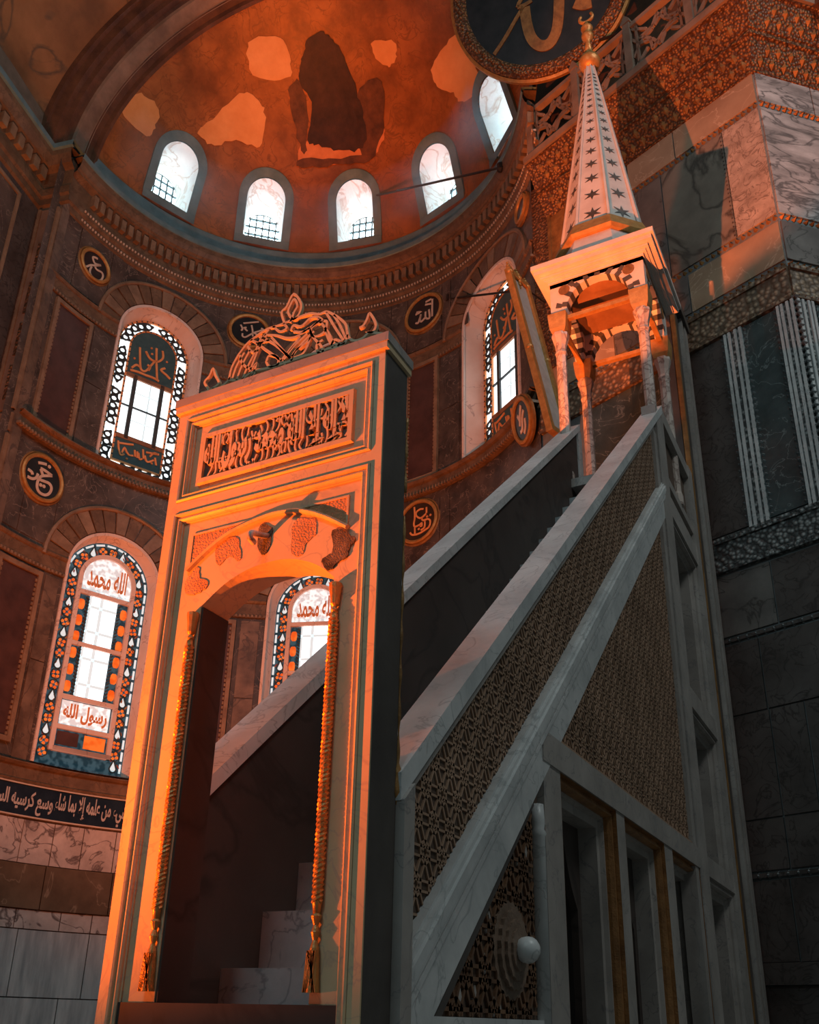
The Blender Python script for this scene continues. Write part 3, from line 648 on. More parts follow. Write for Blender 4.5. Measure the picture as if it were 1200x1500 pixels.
# --- front arch of the half dome and the barrel vault before it
def archring(mb, prof, f0, f1, n=60):
    k = len(prof); vs = []; fs = []
    for i in range(n+1):
        ph = rad(f0+(f1-f0)*i/n)
        for r, d in prof: vs.append(DC+EX*d+(NL*math.cos(ph)+ZV*math.sin(ph))*r)
    for i in range(n):
        for j in range(k-1): fs.append((i*k+j, i*k+j+1, (i+1)*k+j+1, (i+1)*k+j))
    return mb.add(vs, fs)
RB = math.sqrt(RW**2-1.3**2)
trim(archring(MB(), [(RB+0.06,1.36),(RB-0.07,1.33),(RB-0.07,1.22),(RB+0.05,1.18),(RB+0.08,0.95)], 0, 138), 'arch_dark', 'dark inner moulding of the great arch around the half dome')
trim(archring(MB(), [(RB+0.06,1.0),(RB+0.13,0.95),(RB+0.15,0.55),(RB+0.26,0.50)], 0, 138), 'arch_grey', 'worn grey band of the great arch around the half dome')
trim(archring(MB(), [(RB+0.22,0.52),(RB+0.30,0.46),(RB+0.30,0.30),(RB+0.42,0.24),(RB+0.42,0.08),(RB+0.62,0.0),(RB+0.62,-0.12),(RB+0.80,-0.18)], 0, 138), 'arch_dark', 'dark outer mouldings of the great arch')
va = archring(MB(), [(RB+0.75,-0.1),(RB+0.78,-2.5),(RB+0.78,-5.0),(RB+0.78,-9.0)], -2, 82, 40)
tag(va.build('ceiling', 'vault_gold', smooth=True), 'worn gold barrel vault before the half dome', 'vault', kind='structure')
# --- left wall of the bay before the apse
LAT = RB+0.78
LWF = Plane(tuple(AC+NL[:2]*LAT)+(0,), -EX, -NL)      # a = towards the nave
lw = tag(MB().slab(LWF, -1.2, 9, ZF, 21.6, -0.3, 0.0).build('wall_left', 'pier_lower'), 'dark marble wall of the bay left of the apse', 'wall', kind='structure')
JF = Plane(tuple(AC+EX[:2]*0.55)+(0,), NL, -EX)       # the short face between bay and apse
MB().slab(JF, RW-0.12, LAT+0.1, ZF, 21.4, -0.3, 0.0).build('corner_pier', 'apse_marble_warm', lw)
for z0, z1, m in ((20.0,20.6,'tan_moulding'), (13.2,19.6,'arch_grey'), (12.6,13.1,'tan_moulding'), (5.2,12.5,'arch_grey')):
    MB().slab(JF, RW-0.06, LAT-0.18, z0, z1, 0.0, 0.06).build('pilaster_strip', m, lw)
    if z1-z0 > 3:
        for aa in (RW-0.08, LAT-0.2): MB().slab(JF, aa, aa+0.08, z0, z1, 0.0, 0.10).build('fillet', 'tan_moulding', lw)
        k = z0+0.3
        while k < z1-1: MB().slab(JF, RW+0.12, LAT-0.34, k, k+1.0, 0.05, 0.085).build('inset_panel', 'tan_moulding' if int(k*3) % 2 else 'carved_brown', lw); k += 1.3
def wallrun(fr, prof, a0, a1):
    mb = MB(); vs = []; k = len(prof)
    for a in (a0, a1):
        for d, z in prof: vs.append(fr.pt(a, z, d))
    return mb.add(vs, [(j, j+1, k+j+1, k+j) for j in range(k-1)])
CP = [(0,19.75),(0.07,19.8),(0.07,20.0),(0.13,20.06),(0.13,20.3),(0.09,20.34),(0.09,20.9),(0.26,21.0),(0.31,21.1),(0.36,21.25),(0.36,21.42),(0,21.5)]
wt = trim(wallrun(LWF, CP, -0.55, 9), 'brown_frieze', 'brown cornice along the left bay wall')
wallrun(LWF, [(0.34,21.42),(0.42,21.45),(0.42,21.62),(0.0,21.64)], -0.55, 9).build('cornice_lip', 'ring_teal_lit', wt)
wallrun(LWF, [(0.1,21.6),(0.1,22.6),(0.0,22.7)], -0.4, 9).build('base_band', 'arch_grey', wt)
wallrun(JF, CP, RW-0.3, LAT+0.05).build('cornice_return', 'brown_frieze', wt)
wallrun(JF, [(0.34,21.42),(0.42,21.45),(0.42,21.62),(-0.6,21.64)], RW-0.35, LAT+0.05).build('cornice_lip', 'ring_teal_lit', wt)
for i in range(26): MB().slab(LWF, -0.3+i*0.33, -0.1+i*0.33, 20.5, 20.88, 0.05, 0.24).build('modillion', 'tan_moulding', wt)
for (a0, a1, z0, z1) in ((0.3,2.2,16.5,19.4), (2.6,5.0,16.5,19.4), (0.3,2.2,13.2,16.0), (2.6,5.0,13.2,16.0), (0.3,2.2,9.0,12.5), (2.6,5,9.0,12.5)):
    p = MB().slab(LWF, a0, a1, z0, z1, -0.02, 0.03).build('wall_panel', 'porphyry' if z0 < 16 else 'apse_marble', lw)
    for (b0, b1, y0, y1) in ((a0-0.1,a0,z0-0.1,z1+0.1), (a1,a1+0.1,z0-0.1,z1+0.1), (a0,a1,z0-0.1,z0), (a0,a1,z1,z1+0.1)):
        MB().slab(LWF, b0, b1, y0, y1, -0.02, 0.07).build('frame_strip', 'tan_moulding', p)
# --- marble clad pier at the right
TP = rad(69.0); PC = np.array((11.03, -2.0)); PU = np.array((math.cos(TP), math.sin(TP), 0)); PN = np.array((-math.sin(TP), math.cos(TP), 0))
PF = Plane((PC[0], PC[1], 0), PU, PN)                       # a grows to the left, towards the apse
T2 = rad(-48.0); QU = np.array((math.cos(T2), math.sin(T2), 0)); QN = np.array((math.sin(T2), -math.cos(T2), 0))
PR = Plane((PC[0], PC[1], 0), QU, QN)
wr = MB(); wr.slab(PF, 0, 5.95, ZF, 19.3, -0.6, 0.0)
WR = tag(wr.build('wall_right', 'joint_stone'), 'marble clad pier face behind the pulpit', 'wall', kind='structure')
wr2 = tag(MB().slab(PR, 0, 9.0, ZF, 19.3, -0.6, 0.0).build('wall_right', 'joint_stone'), 'shaded side of the marble clad pier', 'wall', kind='structure')
def pslab(fr, a0, a1, z0, z1, m, d=0.03, par=None, nm='wall_slab'):
    g = 0.014; d += 0.008*random.random()
    return MB().slab(fr, a0+g, a1-g, z0+g, z1-g, -0.01, d).build(nm, m, par)
def beads(fr, a0, a1, z, par, m='tan_moulding', step=0.11, r=0.045, vert=False):
    mb = MB(); k = a0 if not vert else z[0]; e = a1 if not vert else z[1]
    while k < e:
        c = (k+step/2, z) if not vert else (a0, k+step/2); h = step*0.42
        pts = [fr.pt(c[0]-h, c[1]), fr.pt(c[0], c[1]-h), fr.pt(c[0]+h, c[1]), fr.pt(c[0], c[1]+h), fr.pt(c[0], c[1], r*1.6)]
        mb.add(pts, [(0,1,4), (1,2,4), (2,3,4), (3,0,4)]); k += step
    return mb.build('bead_moulding', m, par, kind='stuff')
def bandrow(fr, par, rows, amax):
    for z0, z1, m, js in rows:
        for a0, a1, mm in zip(js[:-1], js[1:], m if isinstance(m, list) else [m]*(len(js)-1)):
            if a0 < amax: pslab(fr, a0, min(a1, amax), z0, z1, mm, par=par)
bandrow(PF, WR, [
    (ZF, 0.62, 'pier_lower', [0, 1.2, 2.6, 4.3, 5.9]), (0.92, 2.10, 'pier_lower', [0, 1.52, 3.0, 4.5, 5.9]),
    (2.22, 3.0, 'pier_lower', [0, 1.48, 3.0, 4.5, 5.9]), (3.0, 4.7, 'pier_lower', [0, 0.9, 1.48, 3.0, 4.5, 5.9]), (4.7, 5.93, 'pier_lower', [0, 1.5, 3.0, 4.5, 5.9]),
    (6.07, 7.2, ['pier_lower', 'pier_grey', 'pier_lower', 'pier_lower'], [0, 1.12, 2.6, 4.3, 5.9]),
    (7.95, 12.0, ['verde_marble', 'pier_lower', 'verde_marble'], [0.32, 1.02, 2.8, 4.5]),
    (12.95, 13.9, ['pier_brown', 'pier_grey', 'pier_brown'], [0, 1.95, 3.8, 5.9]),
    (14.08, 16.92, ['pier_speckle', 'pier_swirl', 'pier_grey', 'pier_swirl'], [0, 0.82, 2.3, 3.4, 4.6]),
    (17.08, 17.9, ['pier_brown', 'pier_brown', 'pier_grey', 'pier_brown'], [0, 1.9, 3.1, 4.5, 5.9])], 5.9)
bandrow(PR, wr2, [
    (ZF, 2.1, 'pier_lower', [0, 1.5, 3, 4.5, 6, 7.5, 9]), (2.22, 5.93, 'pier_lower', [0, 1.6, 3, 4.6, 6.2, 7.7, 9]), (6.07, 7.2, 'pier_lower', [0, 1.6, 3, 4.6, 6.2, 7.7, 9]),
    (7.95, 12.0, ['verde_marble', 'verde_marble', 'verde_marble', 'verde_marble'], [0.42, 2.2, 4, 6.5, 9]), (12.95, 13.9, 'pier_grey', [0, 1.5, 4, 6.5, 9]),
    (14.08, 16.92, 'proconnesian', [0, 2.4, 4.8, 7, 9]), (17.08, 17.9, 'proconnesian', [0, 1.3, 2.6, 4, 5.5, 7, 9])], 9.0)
for fr, par, am in ((PF, WR, 5.9), (PR, wr2, 9.0)):
    for z in (17.0, 14.0, 12.86): beads(fr, 0, am, z, par, 'gilt_dark', 0.13, 0.06)
    for z in (6.0, 2.16): 
        MB().slab(fr, 0, am, z-0.03, z+0.03, -0.01, 0.05).build('fillet', 'pier_lower', par); beads(fr, 0, am, z, par, 'joint_stone', 0.16, 0.05)
    MB().slab(fr, 0, am, 0.62, 0.92, -0.01, 0.10).build('plinth_moulding', 'pier_lower', par)
    # carved ledge and carved frieze
    for z0, z1, m in ((7.25, 7.9, 'carved_grey'), (12.02, 12.8, 'carved_tan')):
        MB().slab(fr, 0, am, z0+0.1, z1-0.1, -0.01, 0.05).build('carved_frieze', m, par)
        for zz in (z0, z1-0.1): MB().slab(fr, 0, am, zz, zz+0.1, -0.01, 0.09).build('fillet', 'carved_grey' if z0 < 10 else 'carved_tan', par); beads(fr, 0, am, zz+0.05, par, 'joint_stone' if z0 < 10 else 'tan_moulding', 0.13, 0.08)
def pilaster(fr, a0, a1, par):
    p = MB().slab(fr, a0, a1, 7.9, 12.02, -0.01, 0.05).build('pilaster', 'carved_grey', par); w_ = (a1-a0)
    for aa in (a0, a0+w_*0.27, a1-w_*0.27-0.04, a1-0.05): MB().slab(fr, aa, aa+0.05, 7.9, 12.0, 0.0, 0.085).build('fillet', 'rail_marble', p)
    for aa in (a0-0.05, a1+0.05): beads(fr, aa, aa, (7.95, 12.0), p, 'joint_stone', 0.13, 0.06, True)
pilaster(PF, 1.0, 1.36, WR); pilaster(PF, -0.02, 0.30, WR); pilaster(PR, 0.02, 0.36, wr2)
beads(PF, 0.86, 0.86, (14.1, 16.9), WR, 'pier_lower', 0.11, 0.04, True)
# gilded carved end of the pier next to the apse
ce_ = MB().slab(PF, 4.62, 5.9, 13.6, 19.3, -0.01, 0.06).build('carved_pilaster', 'carved_gold', WR)
for aa, bb, z0, z1 in ((4.75,4.83,14,18.2), (5.3,5.38,14,18.2), (4.75,5.38,18.12,18.2)): MB().slab(PF, aa, bb, z0, z1, 0.0, 0.11).build('fillet', 'gilt_dark', ce_)
MB().slab(PF, 4.83, 5.3, 14, 18.12, 0.0, 0.07).build('inset_panel', 'gilt_dark', ce_)
# carved cornice of the pier, round its corner
def planrun(path, prof):
    P = [np.array(p, float) for p in path]; vs = []; k = len(prof); n = len(P); mb = MB()
    for i in range(n):
        t0 = P[i]-P[i-1] if i else P[1]-P[0]; t1 = P[i+1]-P[i] if i < n-1 else t0
        t0 = t0/np.linalg.norm(t0); t1 = t1/np.linalg.norm(t1); m = np.array(((t0+t1)[1], -(t0+t1)[0])); m = m/np.linalg.norm(m); m = m/(m@np.array((t0[1], -t0[0])))
        for off, z in prof: q = P[i]+m*off; vs.append((q[0], q[1], z))
    return mb.add(vs, [(i*k+j, i*k+j+1, (i+1)*k+j+1, (i+1)*k+j) for i in range(n-1) for j in range(k-1)]+[tuple(range(k))])
path = [PF.pt(5.42, 0)[:2], PC, PR.pt(9.0, 0)[:2]]
pc = trim(planrun(path, [(-0.05,17.86),(0.06,17.9),(0.06,17.95),(0.34,18.5),(0.40,18.52),(0.40,18.62),(0.44,18.64),(-0.05,18.66)]), 'carved_gold', 'lower carved gilded band of the pier cornice')
trim(planrun(path, [(-0.05,18.62),(0.44,18.64),(0.74,19.18),(0.80,19.2),(0.80,19.25),(-0.05,19.26)]), 'carved_gold', 'upper carved gilded band of the pier cornice')
trim(planrun(path, [(-0.05,19.22),(0.86,19.24),(0.88,19.4),(0.80,19.44),(-1.5,19.46)]), 'arch_grey', 'plain stone lip of the pier cornice carrying the railing')
mb = MB()
for fr, a1 in ((PF, 5.2), (PR, 8.9)):
    a = 0.1
    while a < a1:
        for (d0, z0, d1, z1) in ((0.10,18.0,0.32,18.45), (0.48,18.7,0.70,19.12)):
            for k in range(2):
                t = 0.2+0.5*k; c = fr.pt(a+0.12*(k % 2)+0.03*random.random(), z0+(z1-z0)*t, d0+(d1-d0)*t); h = 0.075
                e1 = fr.u*h; e2 = (fr.n*(d1-d0)+ZV*(z1-z0)); e2 = e2/np.linalg.norm(e2)*h; nn = np.cross(fr.u, e2); nn = nn/np.linalg.norm(nn)*0.07
                if nn @ fr.n < 0: nn = -nn
                mb.add([c-e1, c-e2*1.6, c+e1, c+e2*1.6, c+nn], [(0,1,4), (1,2,4), (2,3,4), (3,0,4)])
        a += 0.27
mb.build('carved_leaves', 'gilt_dark', pc, kind='stuff')
# gallery wall set back behind the railing
tag(MB().slab(PF, -3, 9.5, 19.0, 31, -2.4, -2.0).build('wall_gallery', 'arch_dark'), 'dark gallery wall behind the railing', 'wall', kind='structure')
tag(MB().slab(PF, -3.0, 6.5, 19.2, 30, -0.75, -0.55).build('wall_gallery', 'arch_dark'), 'dark wall close behind the stone railing', 'wall', kind='structure')
# --- stone railing on the cornice
rt = thing('railing', PF.pt(2.4, 19.45, 0.7), 'pierced stone railing on the pier cornice beside the roundel', 'railing')
RD = 0.66
posts = [5.28, 3.85, 2.33, 0.8, -0.55]
for a in posts:
    p = MB().slab(PF, a-0.09, a+0.09, 19.42, 21.15, RD-0.1, RD+0.1).build('post', 'arch_grey', rt)
    MB().prism(PF, [(a-0.12,21.15),(a+0.12,21.15),(a+0.12,21.22),(a,21.42),(a-0.12,21.22)], RD-0.12, RD+0.12).build('post_cap', 'arch_grey', p)
for a0, a1 in zip(posts[1:], posts[:-1]):
    a0 += 0.09; a1 -= 0.09
    for z in (19.5, 20.95): MB().slab(PF, a0, a1, z, z+0.13, RD-0.08, RD+0.08).build('rail', 'arch_grey', rt)
    q = MB(); c = ((a0+a1)/2, 20.28); r = 0.5
    star(q, PF, c, r, 0.07, RD-0.03, RD+0.03, 4, 0); star(q, PF, c, r, 0.07, RD-0.03, RD+0.03, 4, math.pi/8)
    for s in (-1, 1):
        for s2 in (-1, 1): q.bar(PF, (c[0]+s*0.3, c[1]+s2*0.3), (c[0]+s*(a1-a0)/2, c[1]+s2*0.66), 0.07, RD-0.03, RD+0.03); q.bar(PF, (c[0]+s*0.48, c[1]), (c[0]+s*(a1-a0)/2, c[1]+s2*0.3), 0.06, RD-0.03, RD+0.03)
        q.bar(PF, (c[0]+s*0.55, 19.6), (c[0]+s*0.55, 20.95), 0.06, RD-0.03, RD+0.03)
    q.build('lattice_panel', 'arch_grey', rt)
# --- roundels with script
def px_strokes(fr, x0, y0, sc_, strokes, w, d0, d1, mb=None):
    mb = mb or MB()
    for st in strokes:
        P = [fr.px((x0+x/sc_, y0+y/sc_), d1) for x, y in st]
        if len(P) == 1:
            c = P[0]; mb.prism(fr, [(c[0]+w*0.7*math.cos(k*math.pi/3), c[1]+w*0.7*math.sin(k*math.pi/3)) for k in range(6)], d0, d1); continue
        mb.sweep(fr, smoothpath(P, 4), [(-w/2,d0),(-w/2,d1),(w/2,d1),(w/2,d0)])
    return mb
def roundel(label, az, z, r, strokes=None, crop=None, disc='disc_dark', letter='letter_pale', w=0.05, d=0.05, lean=0.0):
    er = np.array((math.cos(rad(az)), math.sin(rad(az)), 0)); et = np.array((-er[1], er[0], 0)); o = CY.pt(az, z, d)
    fr = Tilt(o, -et, ZV*math.cos(rad(lean))-er*math.sin(rad(lean))); t = thing('roundel', tuple(fr.pt(0, -r)), label, 'roundel', 'script roundels on the apse wall')
    ring = [(r*math.cos(2*math.pi*k/36), r*math.sin(2*math.pi*k/36)) for k in range(36)]
    MB().prism(fr, ring, -0.06, 0.02).build('disc', disc, t)
    MB().sweep(fr, ring, [(-0.06,-0.06),(-0.06,0.06),(-0.02,0.08),(0.03,0.06),(0.04,0.02)], closed=True).build('rim', 'gilt', t)
    MB().sweep(fr, ring, [(-0.12,-0.06),(-0.12,0.0),(-0.08,0.02),(-0.055,0.0)], closed=True).build('outer_moulding', 'gilt_dark', t)
    if strokes and crop is None:
        lt = MB()
        for st in strokes: lt.sweep(fr, smoothpath([(x*r, y*r) for x, y in st], 4), [(-w/2,0.015),(-w/2,0.035),(w/2,0.035),(w/2,0.015)])
        lt.build('lettering', letter, t)
    elif strokes: px_strokes(fr, crop[0], crop[1], crop[2], strokes, w, 0.015, 0.035).build('lettering', letter, t)
    return t
roundel('small black roundel with gold script above the corner panel', 85.1, 18.87, 0.44, [[(540,450),(545,520),(600,620),(740,660)], [(540,450),(600,465),(660,500)], [(310,560),(310,650),(370,690),(480,655),(600,665),(740,660)], [(590,690),(640,770),(760,840),(790,930),(750,1020),(660,1045),(540,970),(470,860),(470,760),(510,690)]], (105,350,17.14), w=0.055)
roundel('black script roundel partly hidden by the pierced crest', 41.6, 19.03, 0.56, [[(580,390),(600,500),(605,640)], [(380,570),(380,630),(440,655),(560,595),(620,560),(720,530),(830,490),(790,460)], [(400,350),(560,335),(740,320)], [(640,570),(720,600),(800,590)], [(340,380),(380,470),(350,510)], [(430,470),(490,520)], [(400,450),(470,440)]], (330,450,15))
roundel('black script roundel above the dark panel right of the portal', -8.3, 18.99, 0.60, [[(800,340),(797,540),(795,720)], [(725,570),(740,740),(690,775),(650,740),(650,620)], [(650,740),(560,835),(530,800),(545,680)], [(545,700),(490,860),(430,870)], [(780,340),(650,410)], [(640,470),(790,440)], [(450,640),(530,630),(430,690)]], (580,415,15), w=0.06)
roundel('blue black roundel with bold pale script above the dark framed panel', 87.6, 11.95, 0.56, [[(600,460),(720,530),(850,630)], [(850,630),(640,630),(570,680),(600,720),(680,750),(790,800),(835,900),(790,1010),(690,1050),(570,990),(520,880),(530,760),(560,690)], [(600,480),(640,600)], [(540,580),(500,670),(410,690),(310,640)], [(550,340),(620,350),(730,380)], [(600,830)], [(670,860)], [(320,480),(400,540),(420,600)], [(790,430)]], (20,655,15), w=0.07)
roundel('brown roundel with orange script beside the stair wall', -7.8, 12.08, 0.58, [[(480,340),(490,560),(470,700),(490,770),(590,730),(640,690),(640,750),(600,760)], [(680,380),(600,390),(520,460),(530,540),(620,580),(740,480)], [(640,600),(680,630),(780,600),(830,650),(800,770),(700,850),(560,930),(430,950),(385,900)], [(710,650),(700,780),(620,850)], [(745,340),(745,470)], [(760,545)], [(830,510)], [(575,820)], [(490,780),(490,930)]], (575,720,15), disc='disc_brown', letter='letter_orange', w=0.05)
roundel('narrow looking script roundel high beside the carved pilaster', -48.9, 19.26, 0.32, d=0.07)
roundel('teal lit roundel seen edge on below the gilded picture frame', -50.2, 12.62, 0.48, [[(0.3,0.65),(-0.05,0.3),(-0.35,-0.1)], [(0.45,0.3),(0.1,0.05),(-0.15,-0.35),(-0.45,-0.4)], [(0.35,-0.1),(0.2,-0.45),(-0.1,-0.65)], [(-0.3,0.45),(-0.2,0.15)]], letter='letter_pale', w=0.08, d=0.27, lean=13)
# great roundel
TI = rad(25); GH = np.array((math.cos(rad(185)), math.sin(rad(185)), 0)); GN = GH*math.cos(TI)-ZV*math.sin(TI); GV = ZV*math.cos(TI)+GH*math.sin(TI)
gf = Tilt((10.829, 2.325, 23.368), np.cross(GV, GN), GV); GR = 2.077
gt = thing('great_roundel', tuple(gf.pt(0, -GR)), 'huge black roundel with gold script and carved gilt rim beside the spire', 'roundel')
ring = [(GR*math.cos(2*math.pi*k/72), GR*math.sin(2*math.pi*k/72)) for k in range(72)]
MB().prism(gf, ring, -0.12, 0.0).build('disc', 'disc_dark', gt)
MB().sweep(gf, ring, [(-0.14,-0.14),(-0.14,0.02),(-0.06,0.09),(0.10,0.09),(0.14,0.05),(0.17,0.04),(0.20,0.0)], closed=True).build('rim', 'carved_gold', gt)
MB().sweep(gf, ring, [(-0.22,-0.14),(-0.22,-0.03),(-0.15,-0.01),(-0.13,-0.05)], closed=True).build('outer_moulding', 'gilt', gt)
px_strokes(gf, 660, 0, 5.714, [[(560,60),(575,20),(610,-40)], [(560,60),(620,40),(680,0)], [(610,55),(540,170),(460,310),(365,455)]], 0.09, 0.0, 0.03).build('lettering', 'gilt_dark', gt)
px_strokes(gf, 660, 0, 5.714, [[(620,60),(640,200),(680,320),(750,380),(830,360),(885,260),(905,120),(910,-60)], [(1040,20),(1110,35),(1180,15)]], 0.26, 0.0, 0.03).build('lettering', 'gilt_dark', gt)
for a_ in (3.85, 2.33): MB().tube([gf.pt(0.15 if a_ > 3 else 1.1, -1.75, -0.1), PF.pt(a_, 21.1, 0.6)], 0.035).build('bracket', 'iron', gt)
# --- gilded picture frame leaning out from the pier, seen almost edge on
def at_x(p, X): return hit(p, (1, 0, 0), X)
A = at_x((743,392), 11.3); B = at_x((806,630), 11.75); Cc = at_x((764,388), 12.1)
vv = (A-B); hl = np.linalg.norm(vv); vv = vv/hl; uu = (Cc-A); uu = uu-vv*(uu@vv); wl = np.linalg.norm(uu); uu = uu/wl
ff = Tilt(B, uu, vv)
pt_ = thing('picture_frame', tuple(B), 'gilded picture frame leaning out beside the kiosk columns', 'picture frame')
MB().slab(ff, 0.05, wl-0.05, 0.05, hl-0.05, -0.03, 0.0).build('panel', 'glass_pale_panel' if 'glass_pale_panel' in MATS else 'tile_white', pt_)  # pale colour stands in for window light reflected in the glazing
for (a0, a1, z0, z1) in ((0,0.14,0,hl), (wl-0.14,wl,0,hl), (0.14,wl-0.14,0,0.14), (0.14,wl-0.14,hl-0.14,hl)):
    q = MB().slab(ff, a0, a1, z0, z1, -0.08, 0.06).build('frame_bar', 'gilt', pt_)
for (a, z) in ((0.07,hl*0.5), (wl-0.07,hl*0.5), (wl/2,hl-0.05), (0.07,hl-0.08), (wl-0.07,hl-0.08)):
    m_ = MB()
    for k in range(-3, 4):
        rr = 0.10*(1-abs(k)/4.5); c = ff.pt(a, z+k*0.085, 0.0); m_.lathe((c[0], c[1]), [(0.01,c[2]-rr),(rr*0.8,c[2]-rr*0.5),(rr,c[2]),(rr*0.8,c[2]+rr*0.5),(0.01,c[2]+rr)], 7)
    m_.build('frame_ornament', 'gilt', pt_, smooth=True)
MB().tube([ff.pt(wl/2, hl-0.1, -0.05), PF.pt(5.6, ff.pt(wl/2, hl)[2]+0.2, 0.0)], 0.02, 6).build('hanging_bar', 'iron', pt_)
MB().tube([ff.pt(wl/2, 0.05, -0.05), PF.pt(5.75, ff.pt(wl/2, 0)[2]-0.1, 0.0)], 0.03, 6).build('foot_bracket', 'iron', pt_)
# --- iron rods
r1 = CY.pt(-47.5, 21.0, 0.2); r2 = on_dome((553,286), 0.05)
q = ray(757,240); k = (np.linalg.norm(np.array(r1)-CAM))/np.linalg.norm(q); r1 = CAM+q*k
rd = thing('tie_rod', tuple(r1), 'thin iron rod running across the half dome window', 'rod')
MB().tube([r1+(r1-r2)*0.02, r2+(r2-r1)*0.01], 0.035, 6).build('rod', 'iron', rd)
for k in range(400):
    kp = r1+(r2-r1)*k/400
    if RW-np.linalg.norm(kp[:2]-AC) > 0.37: break
MB().lathe((kp[0], kp[1]), [(0.02,kp[2]-0.16),(0.10,kp[2]-0.1),(0.10,kp[2]+0.1),(0.02,kp[2]+0.16)], 8).build('wall_knob', 'iron', rd)
a_, z_ = CY.px((657,437)); b_, y_ = CY.px((754,425), 0.05)
rd2 = thing('tie_rod', tuple(CY.pt(a_, z_)), 'short iron rod across the orange lit upper window', 'rod')
MB().tube([CY.pt(a_, z_, -0.02), CY.pt(b_, y_, -0.02)], 0.03, 6).build('rod', 'iron', rd2)
MB().tube([CY.pt(a_, z_-0.1, 0.03), CY.pt(a_, z_+0.1, 0.03)], 0.05, 6).build('wall_knob', 'iron', rd2)
# ================================================================ THE PULPIT
T = thing('pulpit', (4.0, 0.75, ZF), 'tall marble pulpit with carved portal, stair rails and spired kiosk', 'pulpit')
W_ = 1.505; HT = 3.57
ARCH = smoothpath([(0.28,2.175),(0.36,2.245),(0.45,2.30),(0.58,2.345),(0.72,2.355),(0.87,2.335),(1.02,2.275),(1.17,2.165)], 3)
po = MB(); po.prism(FRONT, [(0,ZF),(0.28,ZF),(0.28,2.175),(0,2.175)], -0.27, -0.03); po.prism(FRONT, [(1.17,ZF),(W_,ZF),(W_,2.165),(1.17,2.165)], -0.27, -0.03)
po.prism(FRONT, [(0,2.175)]+[tuple(p) for p in ARCH]+[(W_,2.165),(W_,HT),(0,HT)], -0.27, -0.03)
portal = po.build('portal', 'portal_marble', T)
bd = MB()
for a0, a1, z0, z1 in ((0,0.066,ZF,HT), (W_-0.066,W_,ZF,HT), (0.066,W_-0.066,3.505,HT), (0.066,W_-0.066,2.81,2.89)): bd.slab(FRONT, a0, a1, z0, z1, -0.03, 0.0)
bd.build('border', 'portal_marble', portal)
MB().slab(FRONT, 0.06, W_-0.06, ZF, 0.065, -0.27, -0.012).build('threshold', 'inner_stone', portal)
MP = [(0.002,-0.03),(0.002,0.004),(0.010,0.014),(0.020,0.010),(0.024,-0.008),(0.034,-0.002),(0.046,0.004),(0.056,-0.006),(0.058,-0.018),(0.066,-0.020),(0.066,-0.03)]
MB().sweep(FRONT, rect(0.066,2.89,W_-0.066,3.505), MP, closed=True).build('moulding', 'portal_marble', portal)
MB().sweep(FRONT, [(W_-0.066,ZF),(W_-0.066,2.81),(0.066,2.81),(0.066,ZF)], MP).build('moulding', 'portal_marble', portal)
# the inscription panel
ip = MB().sweep(FRONT, rect(0.198,2.995,1.307,3.36), [(0,-0.03),(0.006,-0.004),(0.036,-0.004),(0.036,-0.026)], closed=True).build('inscription_panel', 'portal_marble', portal)
MB().slab(FRONT, 0.21, 1.295, 3.005, 3.35, -0.031, -0.025).build('recessed_ground', 'dark_stone', portal)
text(MB(), FRONT, 'لا إله إلا الله محمد رسول الله', 1.272, 0.233, 3.04, 3.322, -0.026, -0.005, 0.05).build('lettering', 'portal_marble', portal)
sc_ = MB(); rs = random.Random(5)
for k in range(48):
    a = 0.245+k*0.0212; z = 3.05 if k % 2 else 3.31
    P = [(a+0.045*rs.uniform(0.5,1)*math.cos(t), (3.18+(z-3.18)*0.72)+0.06*math.sin(t)) for t in np.linspace(0.3*k, 0.3*k+3.6, 6)]
    sc_.sweep(FRONT, smoothpath(P, 2), [(-0.006,-0.026),(-0.006,-0.008),(0.006,-0.008),(0.006,-0.026)])
sc_.build('scroll_relief', 'portal_marble', portal)
# spandrels, archivolt and worn places
AV = smoothpath([(1.292,2.405),(1.15,2.51),(0.994,2.589),(0.79,2.632),(0.65,2.637),(0.50,2.608),(0.35,2.535),(0.21,2.44)], 4)
MB().sweep(FRONT, AV, [(0.0,-0.031),(0.0,-0.004),(-0.012,0.004),(-0.024,-0.006),(-0.03,-0.031)]).build('archivolt', 'portal_marble', portal)
lo = [tuple(p) for p in AV if p[0] > 0.95]; ro = [tuple(p) for p in AV if p[0] < 0.48]
MB().prism(FRONT, [(0.84,2.652),(1.29,2.652)]+[(a, z+0.015) for a, z in lo], -0.031, -0.022).build('spandrel', 'worn_patch', portal)
MB().prism(FRONT, [(0.21,2.652),(0.46,2.652)]+[(a, z+0.015) for a, z in ro], -0.031, -0.022).build('spandrel', 'worn_patch', portal)
MB().sweep(FRONT, [(1.295,2.43),(1.295,2.655),(0.205,2.655),(0.205,2.46)], [(0,-0.031),(0,-0.018),(0.012,-0.018),(0.012,-0.031)]).build('fillet', 'portal_marble', portal)
def patch(pts, name, m, par, th, fr=FRONT, d=-0.03):
    P = []
    for p in smoothpath([fr.px(q, d+th) for q in pts], 4, True): P.append(p+np.array((rs.uniform(-0.006,0.006), rs.uniform(-0.006,0.006))))
    return MB().prism(fr, P, d-0.004, d+th).build(name, m, par)
patch([(487,777),(500,775),(512,783),(521,790),(512,800),(508,815),(495,822),(483,835),(471,822),(480,812),(488,805)], 'rough_mortar', 'rough_patch', portal, 0.010)
patch([(283,835),(291,832),(293,846),(305,852),(300,862),(285,870),(272,868),(273,850)], 'worn_plaster', 'worn_patch', portal, 0.005)
